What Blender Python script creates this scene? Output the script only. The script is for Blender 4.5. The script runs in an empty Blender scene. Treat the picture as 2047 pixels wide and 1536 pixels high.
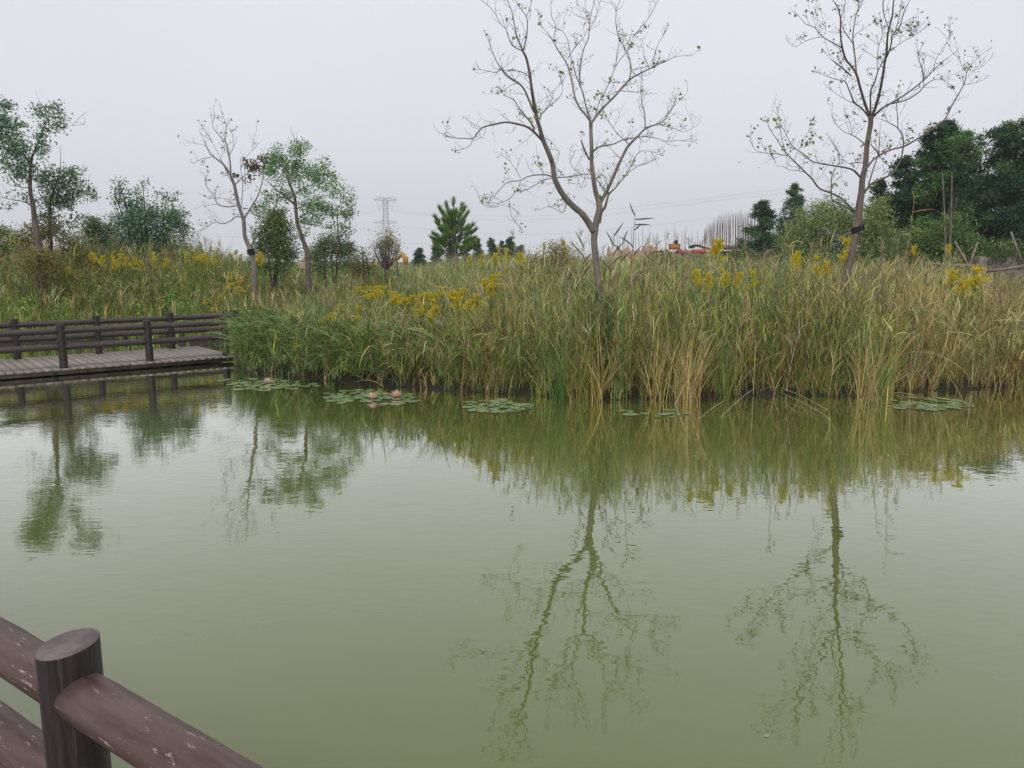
import bpy, math, random
import numpy as np
R = math.radians
rnd = random.Random(7)
rng = np.random.default_rng(11)
scene = bpy.context.scene
col = scene.collection

# ------------------------------------------------------------------ camera
PITCH = R(9.0); F = 1550.0; CH = 2.0          # photo 2047 x 1536, focal length in its pixels, lens height over water
cd = bpy.data.cameras.new('camera'); cam = bpy.data.objects.new('camera', cd); col.objects.link(cam)
cam.location = (0, 0, CH); cam.rotation_euler = (R(90) - PITCH, 0, 0)
cd.sensor_width = 36; cd.lens = F / 2047 * 36; cd.clip_start = 0.05; cd.clip_end = 3000
scene.camera = cam
scene.view_settings.view_transform = 'Standard'; scene.view_settings.look = 'None'
scene.view_settings.exposure = 0.0; scene.view_settings.gamma = 1

# ------------------------------------------------------------------ sky (overcast) and weak sun
w = bpy.data.worlds.new('World'); scene.world = w; w.use_nodes = True
nt = w.node_tree; N = nt.nodes; Lk = nt.links
bg = N['Background']
sky = N.new('ShaderNodeTexSky'); sky.sky_type = 'NISHITA'; sky.sun_disc = False
sky.sun_elevation = R(48); sky.sun_rotation = R(200); sky.dust_density = 6; sky.air_density = 1.0
bw = N.new('ShaderNodeMixRGB'); bw.blend_type = 'MULTIPLY'; bw.inputs[0].default_value = 1; bw.inputs[2].default_value = (.07, .07, .07, 1)
Lk.new(sky.outputs[0], bw.inputs[1])
tc = N.new('ShaderNodeTexCoord'); sep = N.new('ShaderNodeSeparateXYZ'); Lk.new(tc.outputs['Generated'], sep.inputs[0])
rp = N.new('ShaderNodeValToRGB'); rp.color_ramp.elements[0].position = 0.0; rp.color_ramp.elements[0].color = (.74, .77, .815, 1)
rp.color_ramp.elements[1].position = .45; rp.color_ramp.elements[1].color = (.785, .785, .845, 1)
Lk.new(sep.outputs[2], rp.inputs[0])
ns = N.new('ShaderNodeTexNoise'); ns.inputs['Scale'].default_value = 1.3; ns.inputs['Detail'].default_value = 3
mr = N.new('ShaderNodeMapRange'); mr.inputs[1].default_value = .3; mr.inputs[2].default_value = .7; mr.inputs[3].default_value = .955; mr.inputs[4].default_value = 1.035
Lk.new(tc.outputs['Generated'], ns.inputs['Vector']); Lk.new(ns.outputs['Fac'], mr.inputs[0])
cl = N.new('ShaderNodeMixRGB'); cl.blend_type = 'MULTIPLY'; cl.inputs[0].default_value = 1
Lk.new(rp.outputs[0], cl.inputs[1]); Lk.new(mr.outputs[0], cl.inputs[2])
mx = N.new('ShaderNodeMixRGB'); mx.inputs[0].default_value = .93
Lk.new(bw.outputs[0], mx.inputs[1]); Lk.new(cl.outputs[0], mx.inputs[2]); Lk.new(mx.outputs[0], bg.inputs[0])
bg.inputs[1].default_value = 1.12
sd = bpy.data.lights.new('sun', 'SUN'); sun = bpy.data.objects.new('sun', sd); col.objects.link(sun)
sd.energy = 1.5; sd.angle = R(16); sd.color = (1, .97, .92)
sun.rotation_euler = (R(42), 0, R(-20))

# ------------------------------------------------------------------ helpers
def PX(px, py, Y):
    u = (px - 1023.5) / F; v = (768 - py) / F
    yy = math.cos(PITCH) + math.sin(PITCH) * v; zz = -math.sin(PITCH) + math.cos(PITCH) * v
    s = Y / yy
    return np.array((u * s, Y, CH + zz * s))
def PXZ(px, py, z):
    v = (768 - py) / F
    yy = math.cos(PITCH) + math.sin(PITCH) * v; zz = -math.sin(PITCH) + math.cos(PITCH) * v
    return PX(px, py, (z - CH) / zz * yy)
def tag(o, label=None, cat=None, group=None, kind=None):
    if label: o['label'] = label
    if cat: o['category'] = cat
    if group: o['group'] = group
    if kind: o['kind'] = kind
    return o
def empty(name, loc, label, cat, group=None, rz=0):
    o = bpy.data.objects.new(name, None); col.objects.link(o); o.location = loc; o.rotation_euler = (0, 0, rz)
    o.empty_display_size = .2
    return tag(o, label, cat, group)
def link(name, me, mat, parent=None, loc=None):
    o = bpy.data.objects.new(name, me); col.objects.link(o)
    if mat: me.materials.append(mat)
    if parent is not None:
        o.parent = parent
        if loc is None: o.location = -np.array(parent.location)      # geometry given in world space
        else: o.location = loc
    elif loc is not None: o.location = loc
    return o
def copy_tree(o, parent=None):
    c = o.copy(); col.objects.link(c)
    for k in ('label',):
        if k in c: del c[k]
    c.parent = parent
    for ch in o.children: copy_tree(ch, c)
    return c
def raw_mesh(name, V, quads=None, tris=None, colr=None, uv=None, smooth=False):
    V = np.asarray(V, np.float32).reshape(-1, 3)
    me = bpy.data.meshes.new(name)
    nq = 0 if quads is None else len(quads); nt_ = 0 if tris is None else len(tris)
    idx = []; st = []; tot = []
    if nq: idx.append(np.asarray(quads, np.int32).ravel()); st.append(np.arange(nq) * 4); tot.append(np.full(nq, 4))
    if nt_: idx.append(np.asarray(tris, np.int32).ravel()); st.append(nq * 4 + np.arange(nt_) * 3); tot.append(np.full(nt_, 3))
    idx = np.concatenate(idx).astype(np.int32)
    me.vertices.add(len(V)); me.vertices.foreach_set('co', V.ravel())
    me.loops.add(len(idx)); me.loops.foreach_set('vertex_index', idx)
    me.polygons.add(nq + nt_); me.polygons.foreach_set('loop_start', np.concatenate(st).astype(np.int32))
    try: me.polygons.foreach_set('loop_total', np.concatenate(tot).astype(np.int32))
    except Exception: pass
    if smooth: me.polygons.foreach_set('use_smooth', np.ones(nq + nt_, bool))
    if colr is not None:
        a = me.color_attributes.new('Col', 'FLOAT_COLOR', 'POINT')
        c4 = np.ones((len(V), 4), np.float32); c4[:, :3] = colr
        a.data.foreach_set('color', c4.ravel())
    if uv is not None:
        l = me.uv_layers.new(name='UVMap'); l.data.foreach_set('uv', np.asarray(uv, np.float32)[idx].ravel())
    me.update(calc_edges=True); me.validate()
    return me
class Tubes:
    """round limbs / logs along polylines, all in one mesh, with uv in metres"""
    def __init__(s): s.V = []; s.Q = []; s.T = []; s.U = []; s.C = []; s.n = 0
    def add(s, pts, rad, sides=8, cap=True, colr=None, sub=0, bump=0.0):
        pts = np.asarray(pts, float); rad = np.broadcast_to(np.asarray(rad, float), (len(pts),)).copy()
        if sub and len(pts) > 2:
            P = np.vstack([2 * pts[0] - pts[1], pts, 2 * pts[-1] - pts[-2]]); o = []; rr = []
            for i in range(len(pts) - 1):
                for k in range(sub):
                    t = k / sub; p0, p1, p2, p3 = P[i:i + 4]
                    o.append(.5 * (2 * p1 + (p2 - p0) * t + (2 * p0 - 5 * p1 + 4 * p2 - p3) * t * t + (3 * p1 - p0 - 3 * p2 + p3) * t ** 3))
                    rr.append(rad[i] * (1 - t) + rad[i + 1] * t)
            o.append(pts[-1]); rr.append(rad[-1]); pts = np.array(o); rad = np.array(rr)
        n = len(pts)
        if bump: rad = rad * (1 + bump * rng.standard_normal(n))
        d = np.gradient(pts, axis=0); d /= np.linalg.norm(d, axis=1)[:, None] + 1e-9
        up = np.array((0, 0, 1.)) if abs(d[0][2]) < .9 else np.array((0, 1., 0))
        a = np.cross(d[0], up); a /= np.linalg.norm(a); Ls = 0
        ang = np.linspace(0, 2 * math.pi, sides + 1)
        V = []; U = []
        for i in range(n):
            a = a - d[i] * a.dot(d[i]); a /= np.linalg.norm(a) + 1e-9; b = np.cross(d[i], a)
            if i: Ls += np.linalg.norm(pts[i] - pts[i - 1])
            V.append(pts[i] + rad[i] * (np.cos(ang)[:, None] * a + np.sin(ang)[:, None] * b))
            U.append(np.stack([ang * rad[0], np.full(sides + 1, Ls)], 1))
        V = np.concatenate(V); U = np.concatenate(U); m = sides + 1
        i = np.arange(n - 1)[:, None] * m; j = np.arange(sides)[None]
        q = np.stack([i + j, i + j + 1, i + j + 1 + m, i + j + m], -1).reshape(-1, 4) + s.n
        s.Q.append(q)
        s.V.append(V); s.U.append(U); cnt = len(V)
        if cap:
            for e, rr_ in ((0, 0), (n - 1, (n - 1) * m)):
                s.V.append(pts[e][None]); s.U.append(np.array([[0, 0]])); c = s.n + cnt; cnt += 1
                k = np.arange(sides) + rr_ + s.n
                t = np.stack([np.full(sides, c), k + 1, k], 1) if e == 0 else np.stack([np.full(sides, c), k, k + 1], 1)
                s.T.append(t)
        if colr is not None: s.C.append(np.tile(np.asarray(colr, float), (cnt, 1)))
        s.n += cnt
    def build(s, name, mat, parent=None, smooth=True, loc=None):
        me = raw_mesh(name, np.concatenate(s.V), np.concatenate(s.Q), np.concatenate(s.T) if s.T else None,
                      np.concatenate(s.C) if s.C else None, np.concatenate(s.U), smooth)
        return link(name, me, mat, parent, loc)
class Rib:
    """leaf blades: curved tapering ribbons"""
    def __init__(s): s.V = []; s.Q = []; s.C = []; s.n = 0
    def add(s, base, az, L, th0, kap, wd, colr, K=4, prof=None, roll=None, tipc=None):
        base = np.asarray(base, float); n = len(base)
        if n == 0: return
        az, L, th0, kap, wd = [np.broadcast_to(np.asarray(x, float), (n,)) for x in (az, L, th0, kap, wd)]
        colr = np.broadcast_to(np.asarray(colr, float), (n, 3))
        if prof is None: prof = np.interp(np.linspace(0, 1, K + 1), [0, .3, .7, 1], [.6, 1, .75, .06])
        P = np.zeros((n, K + 1, 3)); P[:, 0] = base
        hx, hy = np.cos(az), np.sin(az)
        for k in range(K):
            th = th0 + kap * (k + .5) / K
            st = L / K
            P[:, k + 1, 0] = P[:, k, 0] + hx * np.sin(th) * st
            P[:, k + 1, 1] = P[:, k, 1] + hy * np.sin(th) * st
            P[:, k + 1, 2] = P[:, k, 2] + np.cos(th) * st
        if roll is None: roll = rng.uniform(-1.0, 1.0, n)
        thm = th0 + kap * .5
        side = np.stack([-hy * np.cos(roll) + hx * np.cos(thm) * np.sin(roll), hx * np.cos(roll) + hy * np.cos(thm) * np.sin(roll), -np.sin(thm) * np.sin(roll)], 1)
        hw = (wd[:, None] * prof[None] * .5)[:, :, None]
        V = np.stack([P - side[:, None] * hw, P + side[:, None] * hw], 2)       # n,K+1,2,3
        c = np.repeat(colr[:, None], K + 1, 1)
        if tipc is not None:
            t = np.linspace(0, 1, K + 1)[None, :, None] ** 2
            c = c * (1 - t) + np.broadcast_to(np.asarray(tipc, float), (n, 3))[:, None] * t
        c = np.repeat(c[:, :, None], 2, 2)
        m = (K + 1) * 2
        i = np.arange(n)[:, None] * m; j = np.arange(K)[None] * 2
        q = np.stack([i + j, i + j + 1, i + j + 3, i + j + 2], -1).reshape(-1, 4) + s.n
        s.V.append(V.reshape(-1, 3)); s.C.append(c.reshape(-1, 3)); s.Q.append(q); s.n += n * m
        return P
    def leaves(s, cen, size, colr, asp=.6, nrm=None, droop=0):
        """small folded diamond leaves"""
        cen = np.asarray(cen, float); n = len(cen)
        if n == 0: return
        size = np.broadcast_to(np.asarray(size, float), (n,))[:, None]
        d = rng.standard_normal((n, 3)); d[:, 2] -= droop; d /= np.linalg.norm(d, axis=1)[:, None]
        e = rng.standard_normal((n, 3)); e -= d * (d * e).sum(1)[:, None]; e /= np.linalg.norm(e, axis=1)[:, None]
        g = np.cross(d, e) * .18
        V = np.stack([cen - d * size * .5, cen + (e * asp * .5 + g) * size - d * size * .08, cen + d * size * .5, cen + (-e * asp * .5 + g) * size - d * size * .08], 1)
        c = np.repeat(np.broadcast_to(np.asarray(colr, float), (n, 3))[:, None], 4, 1)
        s.V.append(V.reshape(-1, 3)); s.C.append(c.reshape(-1, 3)); s.Q.append(np.arange(n * 4).reshape(-1, 4) + s.n); s.n += 4 * n
    def build(s, name, mat, parent=None, smooth=False, loc=None):
        me = raw_mesh(name, np.concatenate(s.V), np.concatenate(s.Q), None, np.concatenate(s.C), None, smooth)
        return link(name, me, mat, parent, loc)
def box_mesh(boxes):
    V = []; Q = []; n = 0
    for (a, b) in boxes:
        a = np.array(a, float); b = np.array(b, float)
        v = np.array([(x, y, z) for z in (a[2], b[2]) for y in (a[1], b[1]) for x in (a[0], b[0])])
        V.append(v); Q += [[n + k for k in f] for f in ((0, 2, 3, 1), (4, 5, 7, 6), (0, 1, 5, 4), (2, 6, 7, 3), (0, 4, 6, 2), (1, 3, 7, 5))]; n += 8
    return np.concatenate(V), np.array(Q)
def pal(n, cols, wts, var=.18):
    """n colours drawn from a palette with some variation"""
    cols = np.array(cols, float); wts = np.array(wts, float); wts = wts / wts.sum()
    c = cols[rng.choice(len(cols), n, p=wts)]
    c = c * (1 + var * rng.standard_normal((n, 1))) * (1 + .05 * rng.standard_normal((n, 3)))
    return np.clip(c, .004, .8)
def vnoise(x, y, s=1.0, seed=0):
    x = np.asarray(x, float) * s + seed * 17.3; y = np.asarray(y, float) * s + seed * 5.1
    return (np.sin(x * 1.7 + 1.3 * np.sin(y * 1.1)) + np.sin(y * 2.3 + 1.7 * np.sin(x * .9 + 2)) + .6 * np.sin(x * 4.1 + y * 3.3) + .5 * np.sin(x * 7.3 - y * 6.1 + np.sin(x * 3))) / 3.1

# ------------------------------------------------------------------ materials
def M(name):
    m = bpy.data.materials.new(name); m.use_nodes = True
    return m, m.node_tree.nodes, m.node_tree.links, m.node_tree.nodes['Principled BSDF']
def mat_leaf(name, trans=.3, rough=.6, spec=.25):
    m, n, l, p = M(name)
    a = n.new('ShaderNodeAttribute'); a.attribute_name = 'Col'
    l.new(a.outputs['Color'], p.inputs['Base Color']); p.inputs['Roughness'].default_value = rough
    p.inputs['Specular IOR Level'].default_value = spec
    t = n.new('ShaderNodeBsdfTranslucent'); l.new(a.outputs['Color'], t.inputs[0])
    x = n.new('ShaderNodeMixShader'); x.inputs[0].default_value = trans
    l.new(p.outputs[0], x.inputs[1]); l.new(t.outputs[0], x.inputs[2]); l.new(x.outputs[0], n['Material Output'].inputs[0])
    return m
def mat_noise(name, c1, c2, scale=5, rough=.8, bump=.3, uv=False, stretch=(1, 1, 1), c3=None, t3=(.6, .68), spec=.3, detail=6, bdist=.01, scale3=None, stretch3=None):
    m, n, l, p = M(name)
    t = n.new('ShaderNodeTexCoord'); mp = n.new('ShaderNodeMapping'); mp.inputs['Scale'].default_value = stretch
    l.new(t.outputs['UV' if uv else 'Object'], mp.inputs[0])
    z = n.new('ShaderNodeTexNoise'); z.inputs['Scale'].default_value = scale; z.inputs['Detail'].default_value = detail; z.inputs['Roughness'].default_value = .65
    l.new(mp.outputs[0], z.inputs['Vector'])
    r = n.new('ShaderNodeValToRGB'); r.color_ramp.elements[0].position = .35; r.color_ramp.elements[1].position = .65
    r.color_ramp.elements[0].color = (*c1, 1); r.color_ramp.elements[1].color = (*c2, 1)
    l.new(z.outputs['Fac'], r.inputs[0]); out = r.outputs[0]
    hsrc = z.outputs['Fac']
    if c3:
        mp3 = n.new('ShaderNodeMapping'); mp3.inputs['Scale'].default_value = stretch3 or stretch; mp3.inputs['Location'].default_value = (3.3, 7.1, 1.7)
        l.new(t.outputs['UV' if uv else 'Object'], mp3.inputs[0])
        z3 = n.new('ShaderNodeTexNoise'); z3.inputs['Scale'].default_value = scale3 or scale * 1.7; z3.inputs['Detail'].default_value = 8; z3.inputs['Roughness'].default_value = .7
        l.new(mp3.outputs[0], z3.inputs['Vector'])
        q = n.new('ShaderNodeMapRange'); q.inputs[1].default_value = t3[0]; q.inputs[2].default_value = t3[1]
        l.new(z3.outputs['Fac'], q.inputs[0])
        x = n.new('ShaderNodeMixRGB'); l.new(q.outputs[0], x.inputs[0]); l.new(out, x.inputs[1]); x.inputs[2].default_value = (*c3, 1); out = x.outputs[0]
    l.new(out, p.inputs['Base Color']); p.inputs['Roughness'].default_value = rough; p.inputs['Specular IOR Level'].default_value = spec
    b = n.new('ShaderNodeBump'); b.inputs['Strength'].default_value = bump; b.inputs['Distance'].default_value = bdist
    l.new(hsrc, b.inputs['Height']); l.new(b.outputs[0], p.inputs['Normal'])
    return m
MT = {}
MT['blade'] = mat_leaf('reed blades', .16, .5, .35)
MT['leaf'] = mat_leaf('tree leaves', .3, .6, .2)
MT['petal'] = mat_leaf('petals', .45, .6, .2)
MT['pad'] = mat_leaf('lily pad', .05, .22, .7)
MT['bark'] = mat_noise('grey brown bark', (.12, .10, .088), (.26, .225, .195), 9, .9, .5, stretch=(1, 1, .35), bdist=.006)
MT['twig'] = mat_noise('dark twig bark', (.07, .06, .055), (.13, .115, .10), 9, .9, 0)
MT['barkd'] = mat_noise('dark bark', (.07, .055, .045), (.16, .13, .105), 9, .9, .5, stretch=(1, 1, .35))
MT['barkr'] = mat_noise('reddish grey bark', (.10, .075, .064), (.20, .16, .14), 9, .9, .5, stretch=(1, 1, .35), bdist=.006)
MT['post'] = mat_noise('dark brown painted post', (.013, .010, .010), (.045, .034, .033), 7, .5, .6, uv=True, stretch=(6, .35, 1), spec=.4, bdist=.003, c3=(.07, .055, .052), t3=(.60, .66))
MT['posttop'] = mat_noise('worn post top', (.10, .078, .078), (.19, .155, .155), 14, .7, .25, bdist=.002)
MT['rail'] = mat_noise('weathered brown rail', (.055, .029, .026), (.125, .080, .070), 8, .5, .5, uv=True, stretch=(3.2, .4, 1), c3=(.40, .31, .255), t3=(.605, .64), spec=.45, bdist=.003, scale3=17, stretch3=(3.4, .55, 1))
MT['railfar'] = mat_noise('brown rail', (.040, .030, .030), (.085, .068, .066), 4, .6, .3, uv=True, stretch=(2, .4, 1), spec=.35)
MT['rope'] = mat_noise('black strap', (.01, .01, .01), (.03, .028, .028), 20, .8, .3)
MT['concrete'] = mat_noise('stained concrete', (.13, .105, .095), (.30, .26, .23), 1.6, .9, .4, c3=(.09, .10, .05), t3=(.55, .65))
MT['timber'] = mat_noise('grey timber', (.13, .105, .08), (.26, .22, .18), 3, .85, .3, stretch=(.3, 1, 4))
MT['brick'] = mat_noise('orange brick rubble', (.30, .17, .12), (.48, .31, .22), 2.3, .9, .4, c3=(.12, .10, .09), t3=(.55, .62))
MT['redcloth'] = mat_noise('red sheet metal', (.32, .06, .04), (.48, .12, .08), 1.5, .7, .2, c3=(.5, .35, .3), t3=(.6, .66))
MT['orange'] = mat_noise('orange crate paint', (.42, .15, .05), (.55, .22, .09), 2, .7, .1)
MT['bamboo'] = mat_noise('bamboo pole', (.13, .085, .055), (.24, .175, .125), 2, .8, .1)
MT['straw'] = mat_noise('dry straw stalk', (.38, .31, .18), (.55, .46, .28), 3, .7, .1)
MT['steel'] = mat_noise('galvanised steel', (.30, .33, .35), (.42, .44, .46), 1, .6, 0)
MT['yellow'] = mat_noise('yellow machine paint', (.45, .25, .03), (.60, .36, .05), 1, .5, .05)
MT['thatch'] = mat_noise('thatch', (.22, .17, .11), (.38, .30, .21), 6, .95, .5, stretch=(4, 4, .6))
MT['dark'] = mat_noise('dark cloth', (.015, .015, .017), (.035, .033, .035), 6, .9, .1)
MT['bird'] = mat_noise('grey feathers', (.05, .045, .04), (.1, .09, .08), 20, .8, .1)
MT['debris'] = mat_noise('rubble', (.12, .09, .08), (.42, .30, .24), 3, .9, .6, c3=(.03, .03, .03), t3=(.52, .56))

def mat_ground():
    m, n, l, p = M('grassy earth')
    t = n.new('ShaderNodeTexCoord')
    z = n.new('ShaderNodeTexNoise'); z.inputs['Scale'].default_value = 1.2; z.inputs['Detail'].default_value = 8; z.inputs['Roughness'].default_value = .7
    l.new(t.outputs['Object'], z.inputs['Vector'])
    r = n.new('ShaderNodeValToRGB'); e = r.color_ramp.elements
    e[0].position = .3; e[0].color = (.045, .04, .022, 1); e[1].position = .7; e[1].color = (.14, .125, .05, 1)
    x = e.new(.5); x.color = (.075, .085, .03, 1)
    l.new(z.outputs['Fac'], r.inputs[0]); p.inputs['Roughness'].default_value = .95
    sz = n.new('ShaderNodeSeparateXYZ'); l.new(t.outputs['Object'], sz.inputs[0]); mz = n.new('ShaderNodeMapRange'); mz.inputs[1].default_value = .12; mz.inputs[2].default_value = .34; l.new(sz.outputs[2], mz.inputs[0])
    wm = n.new('ShaderNodeMixRGB'); wm.inputs[1].default_value = (.022, .018, .010, 1); l.new(mz.outputs[0], wm.inputs[0]); l.new(r.outputs[0], wm.inputs[2]); l.new(wm.outputs[0], p.inputs['Base Color'])
    b = n.new('ShaderNodeBump'); b.inputs['Strength'].default_value = .8; b.inputs['Distance'].default_value = .05
    l.new(z.outputs['Fac'], b.inputs['Height']); l.new(b.outputs[0], p.inputs['Normal'])
    return m
def mat_water():
    m, n, l, p = M('murky green pond water')
    t = n.new('ShaderNodeTexCoord')
    def noise(sc, detail, mapping, rot=0):
        mp = n.new('ShaderNodeMapping'); mp.inputs['Scale'].default_value = mapping; mp.inputs['Rotation'].default_value = (0, 0, rot)
        l.new(t.outputs['Object'], mp.inputs[0])
        z = n.new('ShaderNodeTexNoise'); z.inputs['Scale'].default_value = sc; z.inputs['Detail'].default_value = detail; z.inputs['Roughness'].default_value = .5
        l.new(mp.outputs[0], z.inputs['Vector']); return z.outputs['Fac']
    def math_(op, a, b):
        q = n.new('ShaderNodeMath'); q.operation = op
        for i, v in enumerate((a, b)):
            if isinstance(v, (int, float)): q.inputs[i].default_value = v
            else: l.new(v, q.inputs[i])
        return q.outputs[0]
    # murk: slow drifts of algae
    c = n.new('ShaderNodeValToRGB'); c.color_ramp.elements[0].color = (.095, .120, .028, 1); c.color_ramp.elements[1].color = (.112, .140, .036, 1)
    c.color_ramp.elements[0].position = .3; c.color_ramp.elements[1].position = .7
    l.new(noise(.35, 3, (1, 1, 1)), c.inputs[0]); l.new(c.outputs[0], p.inputs['Base Color'])
    p.inputs['Roughness'].default_value = 1; p.inputs['Specular IOR Level'].default_value = 0
    gl = n.new('ShaderNodeBsdfGlossy'); gl.inputs['Roughness'].default_value = .018; gl.inputs['Color'].default_value = (.99, 1, .94, 1)
    fr = n.new('ShaderNodeFresnel'); fr.inputs['IOR'].default_value = 1.34
    fm = n.new('ShaderNodeMath'); fm.operation = 'MULTIPLY'; fm.use_clamp = True; fm.inputs[1].default_value = 2.4; l.new(fr.outputs[0], fm.inputs[0])
    ms = n.new('ShaderNodeMixShader'); l.new(fm.outputs[0], ms.inputs[0]); l.new(p.outputs[0], ms.inputs[1]); l.new(gl.outputs[0], ms.inputs[2]); l.new(ms.outputs[0], n['Material Output'].inputs[0])
    # ripples: small lapping, plus fine ripples that come in patches on the left
    n1 = noise(1, 2, (2.6, 4.6, 1)); n2 = noise(1, 1, (9, 17, 1), .12); n3 = noise(1, 1, (5.5, 34, 1), .18)
    msk = n.new('ShaderNodeMapRange'); msk.inputs[1].default_value = .45; msk.inputs[2].default_value = .62
    l.new(noise(.45, 2, (1, 1.3, 1)), msk.inputs[0])
    sx = n.new('ShaderNodeSeparateXYZ'); l.new(t.outputs['Object'], sx.inputs[0])
    lf = n.new('ShaderNodeMapRange'); lf.inputs[1].default_value = -.5; lf.inputs[2].default_value = -3.5; lf.inputs[3].default_value = .12; lf.inputs[4].default_value = 1
    l.new(sx.outputs[0], lf.inputs[0])
    pat = math_('MULTIPLY', math_('ADD', msk.outputs[0], .25), lf.outputs[0])
    h = math_('ADD', math_('MULTIPLY', n1, 1.0), math_('MULTIPLY', n2, .34))
    yf = n.new('ShaderNodeMapRange'); yf.inputs[1].default_value = 4.0; yf.inputs[2].default_value = 8.5; yf.inputs[3].default_value = .08; l.new(sx.outputs[1], yf.inputs[0])
    h = math_('ADD', h, math_('MULTIPLY', math_('MULTIPLY', n3, math_('MULTIPLY', yf.outputs[0], .6)), pat))
    b = n.new('ShaderNodeBump'); b.inputs['Strength'].default_value = 1; b.inputs['Distance'].default_value = .0012
    l.new(h, b.inputs['Height']); l.new(b.outputs[0], gl.inputs['Normal']); l.new(b.outputs[0], fr.inputs['Normal'])
    return m
def mat_deck():
    m, n, l, p = M('weathered deck boards')
    a = n.new('ShaderNodeAttribute'); a.attribute_name = 'Col'
    t = n.new('ShaderNodeTexCoord'); z = n.new('ShaderNodeTexNoise'); z.inputs['Scale'].default_value = 14; z.inputs['Detail'].default_value = 6
    l.new(t.outputs['Object'], z.inputs['Vector'])
    x = n.new('ShaderNodeMixRGB'); x.blend_type = 'MULTIPLY'; x.inputs[0].default_value = .6
    r = n.new('ShaderNodeValToRGB'); r.color_ramp.elements[0].position = .3; r.color_ramp.elements[0].color = (.55, .5, .48, 1); r.color_ramp.elements[1].position = .7
    l.new(z.outputs['Fac'], r.inputs[0]); l.new(a.outputs['Color'], x.inputs[1]); l.new(r.outputs[0], x.inputs[2])
    l.new(x.outputs[0], p.inputs['Base Color']); p.inputs['Roughness'].default_value = .75
    return m
MT['ground'] = mat_ground(); MT['water'] = mat_water(); MT['deck'] = mat_deck()

# ------------------------------------------------------------------ terrain and water
SH = [PXZ(a, b, 0)[:2] for a, b in ((470, 735), (560, 750), (650, 762), (760, 772), (900, 781), (1050, 793), (1150, 798), (1380, 801), (1500, 792), (1700, 793), (1800, 788), (1950, 777), (2047, 776))]
SH = [(-60, 17), (-20, 18.6), (-12, 19.4), (-9, 19.4), (-7.2, 18.6), (-6.2, 17.4), (-5.65, 16.2)] + [tuple(x) for x in SH] + [(12, 13.0), (20, 14.5), (60, 16)]
SX = np.array([a[0] for a in SH]); SY = np.array([a[1] for a in SH])
D0 = np.array((-7.97, 13.67)); DD = np.array((.773, .634)); DN = np.array((-.634, .773))    # far boardwalk: first post, its direction, across
def shore(X):
    X = np.asarray(X, float)
    return np.interp(X, SX, SY) + np.where(X > -5.2, .08 * np.sin(3.1 * X + 1) + .06 * np.sin(7.7 * X) + .04 * np.sin(15.1 * X), 0)
def sdist(X, Y):
    s = np.asarray(Y - shore(X), float)
    e = .25; sl = (shore(X + e) - shore(X - e)) / (2 * e)
    return s / np.sqrt(1 + sl * sl)
def ground_h(X, Y):
    X = np.asarray(X, float); Y = np.asarray(Y, float)
    s = sdist(X, Y)
    h = np.interp(s, [-1.5, -.15, 0, .35, 2, 8, 25], [-.8, -.25, 0.0, .14, .25, .45, .6])
    lm = np.clip((-X - 5.5) / 3, 0, 1)
    h = h + lm * np.interp(s, [0, 1, 4, 9], [0, .15, .5, .65])
    h = h + np.where(s > .2, .05 * vnoise(X, Y, 1.2, 1), 0)
    q = (X - D0[0]) * DN[0] + (Y - D0[1]) * DN[1]; t = (X - D0[0]) * DD[0] + (Y - D0[1]) * DD[1]
    near = np.clip(1 - (np.abs(q - 1.05) - 1.2) / .5, 0, 1) * np.clip((4.5 - t) / 1, 0, 1)
    h = np.minimum(h, h * (1 - near) + .03 * near)
    # land behind the camera
    hb = np.interp(-Y, [2.5, 4, 8], [-.8, .35, .5]); h = np.where(Y < -2, hb, h)
    return h
gx = np.concatenate([[-990, -600, -400, -250, -150, -100, -70, -50, -38, -30, -25], np.arange(-22, 22, .22), [25, 30, 38, 50, 70, 100, 150, 250, 400, 700, 990]])
gy = np.concatenate([[-400, -250, -100, -40, -20, -12, -8, -6, -5, -4, -3.2, -2.5, -1], [2, 5, 8], np.arange(9.5, 24, .22), [25, 27, 30, 34, 40, 50, 65, 85, 120, 180, 260, 400, 650, 1000]])
GX, GY = np.meshgrid(gx, gy); GZ = ground_h(GX, GY)
ny, nx = GX.shape; ii = np.arange(ny - 1)[:, None] * nx + np.arange(nx - 1)[None]
me = raw_mesh('ground', np.stack([GX, GY, GZ], -1).reshape(-1, 3), np.stack([ii, ii + 1, ii + 1 + nx, ii + nx], -1).reshape(-1, 4), smooth=True)
tag(link('ground', me, MT['ground']), kind='structure')
me = raw_mesh('water', [(-59, -3.3, 0), (59, -3.3, 0), (59, 19.9, 0), (-59, 19.9, 0)], [(0, 1, 2, 3)])
tag(link('water', me, MT['water']), kind='structure')

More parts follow.
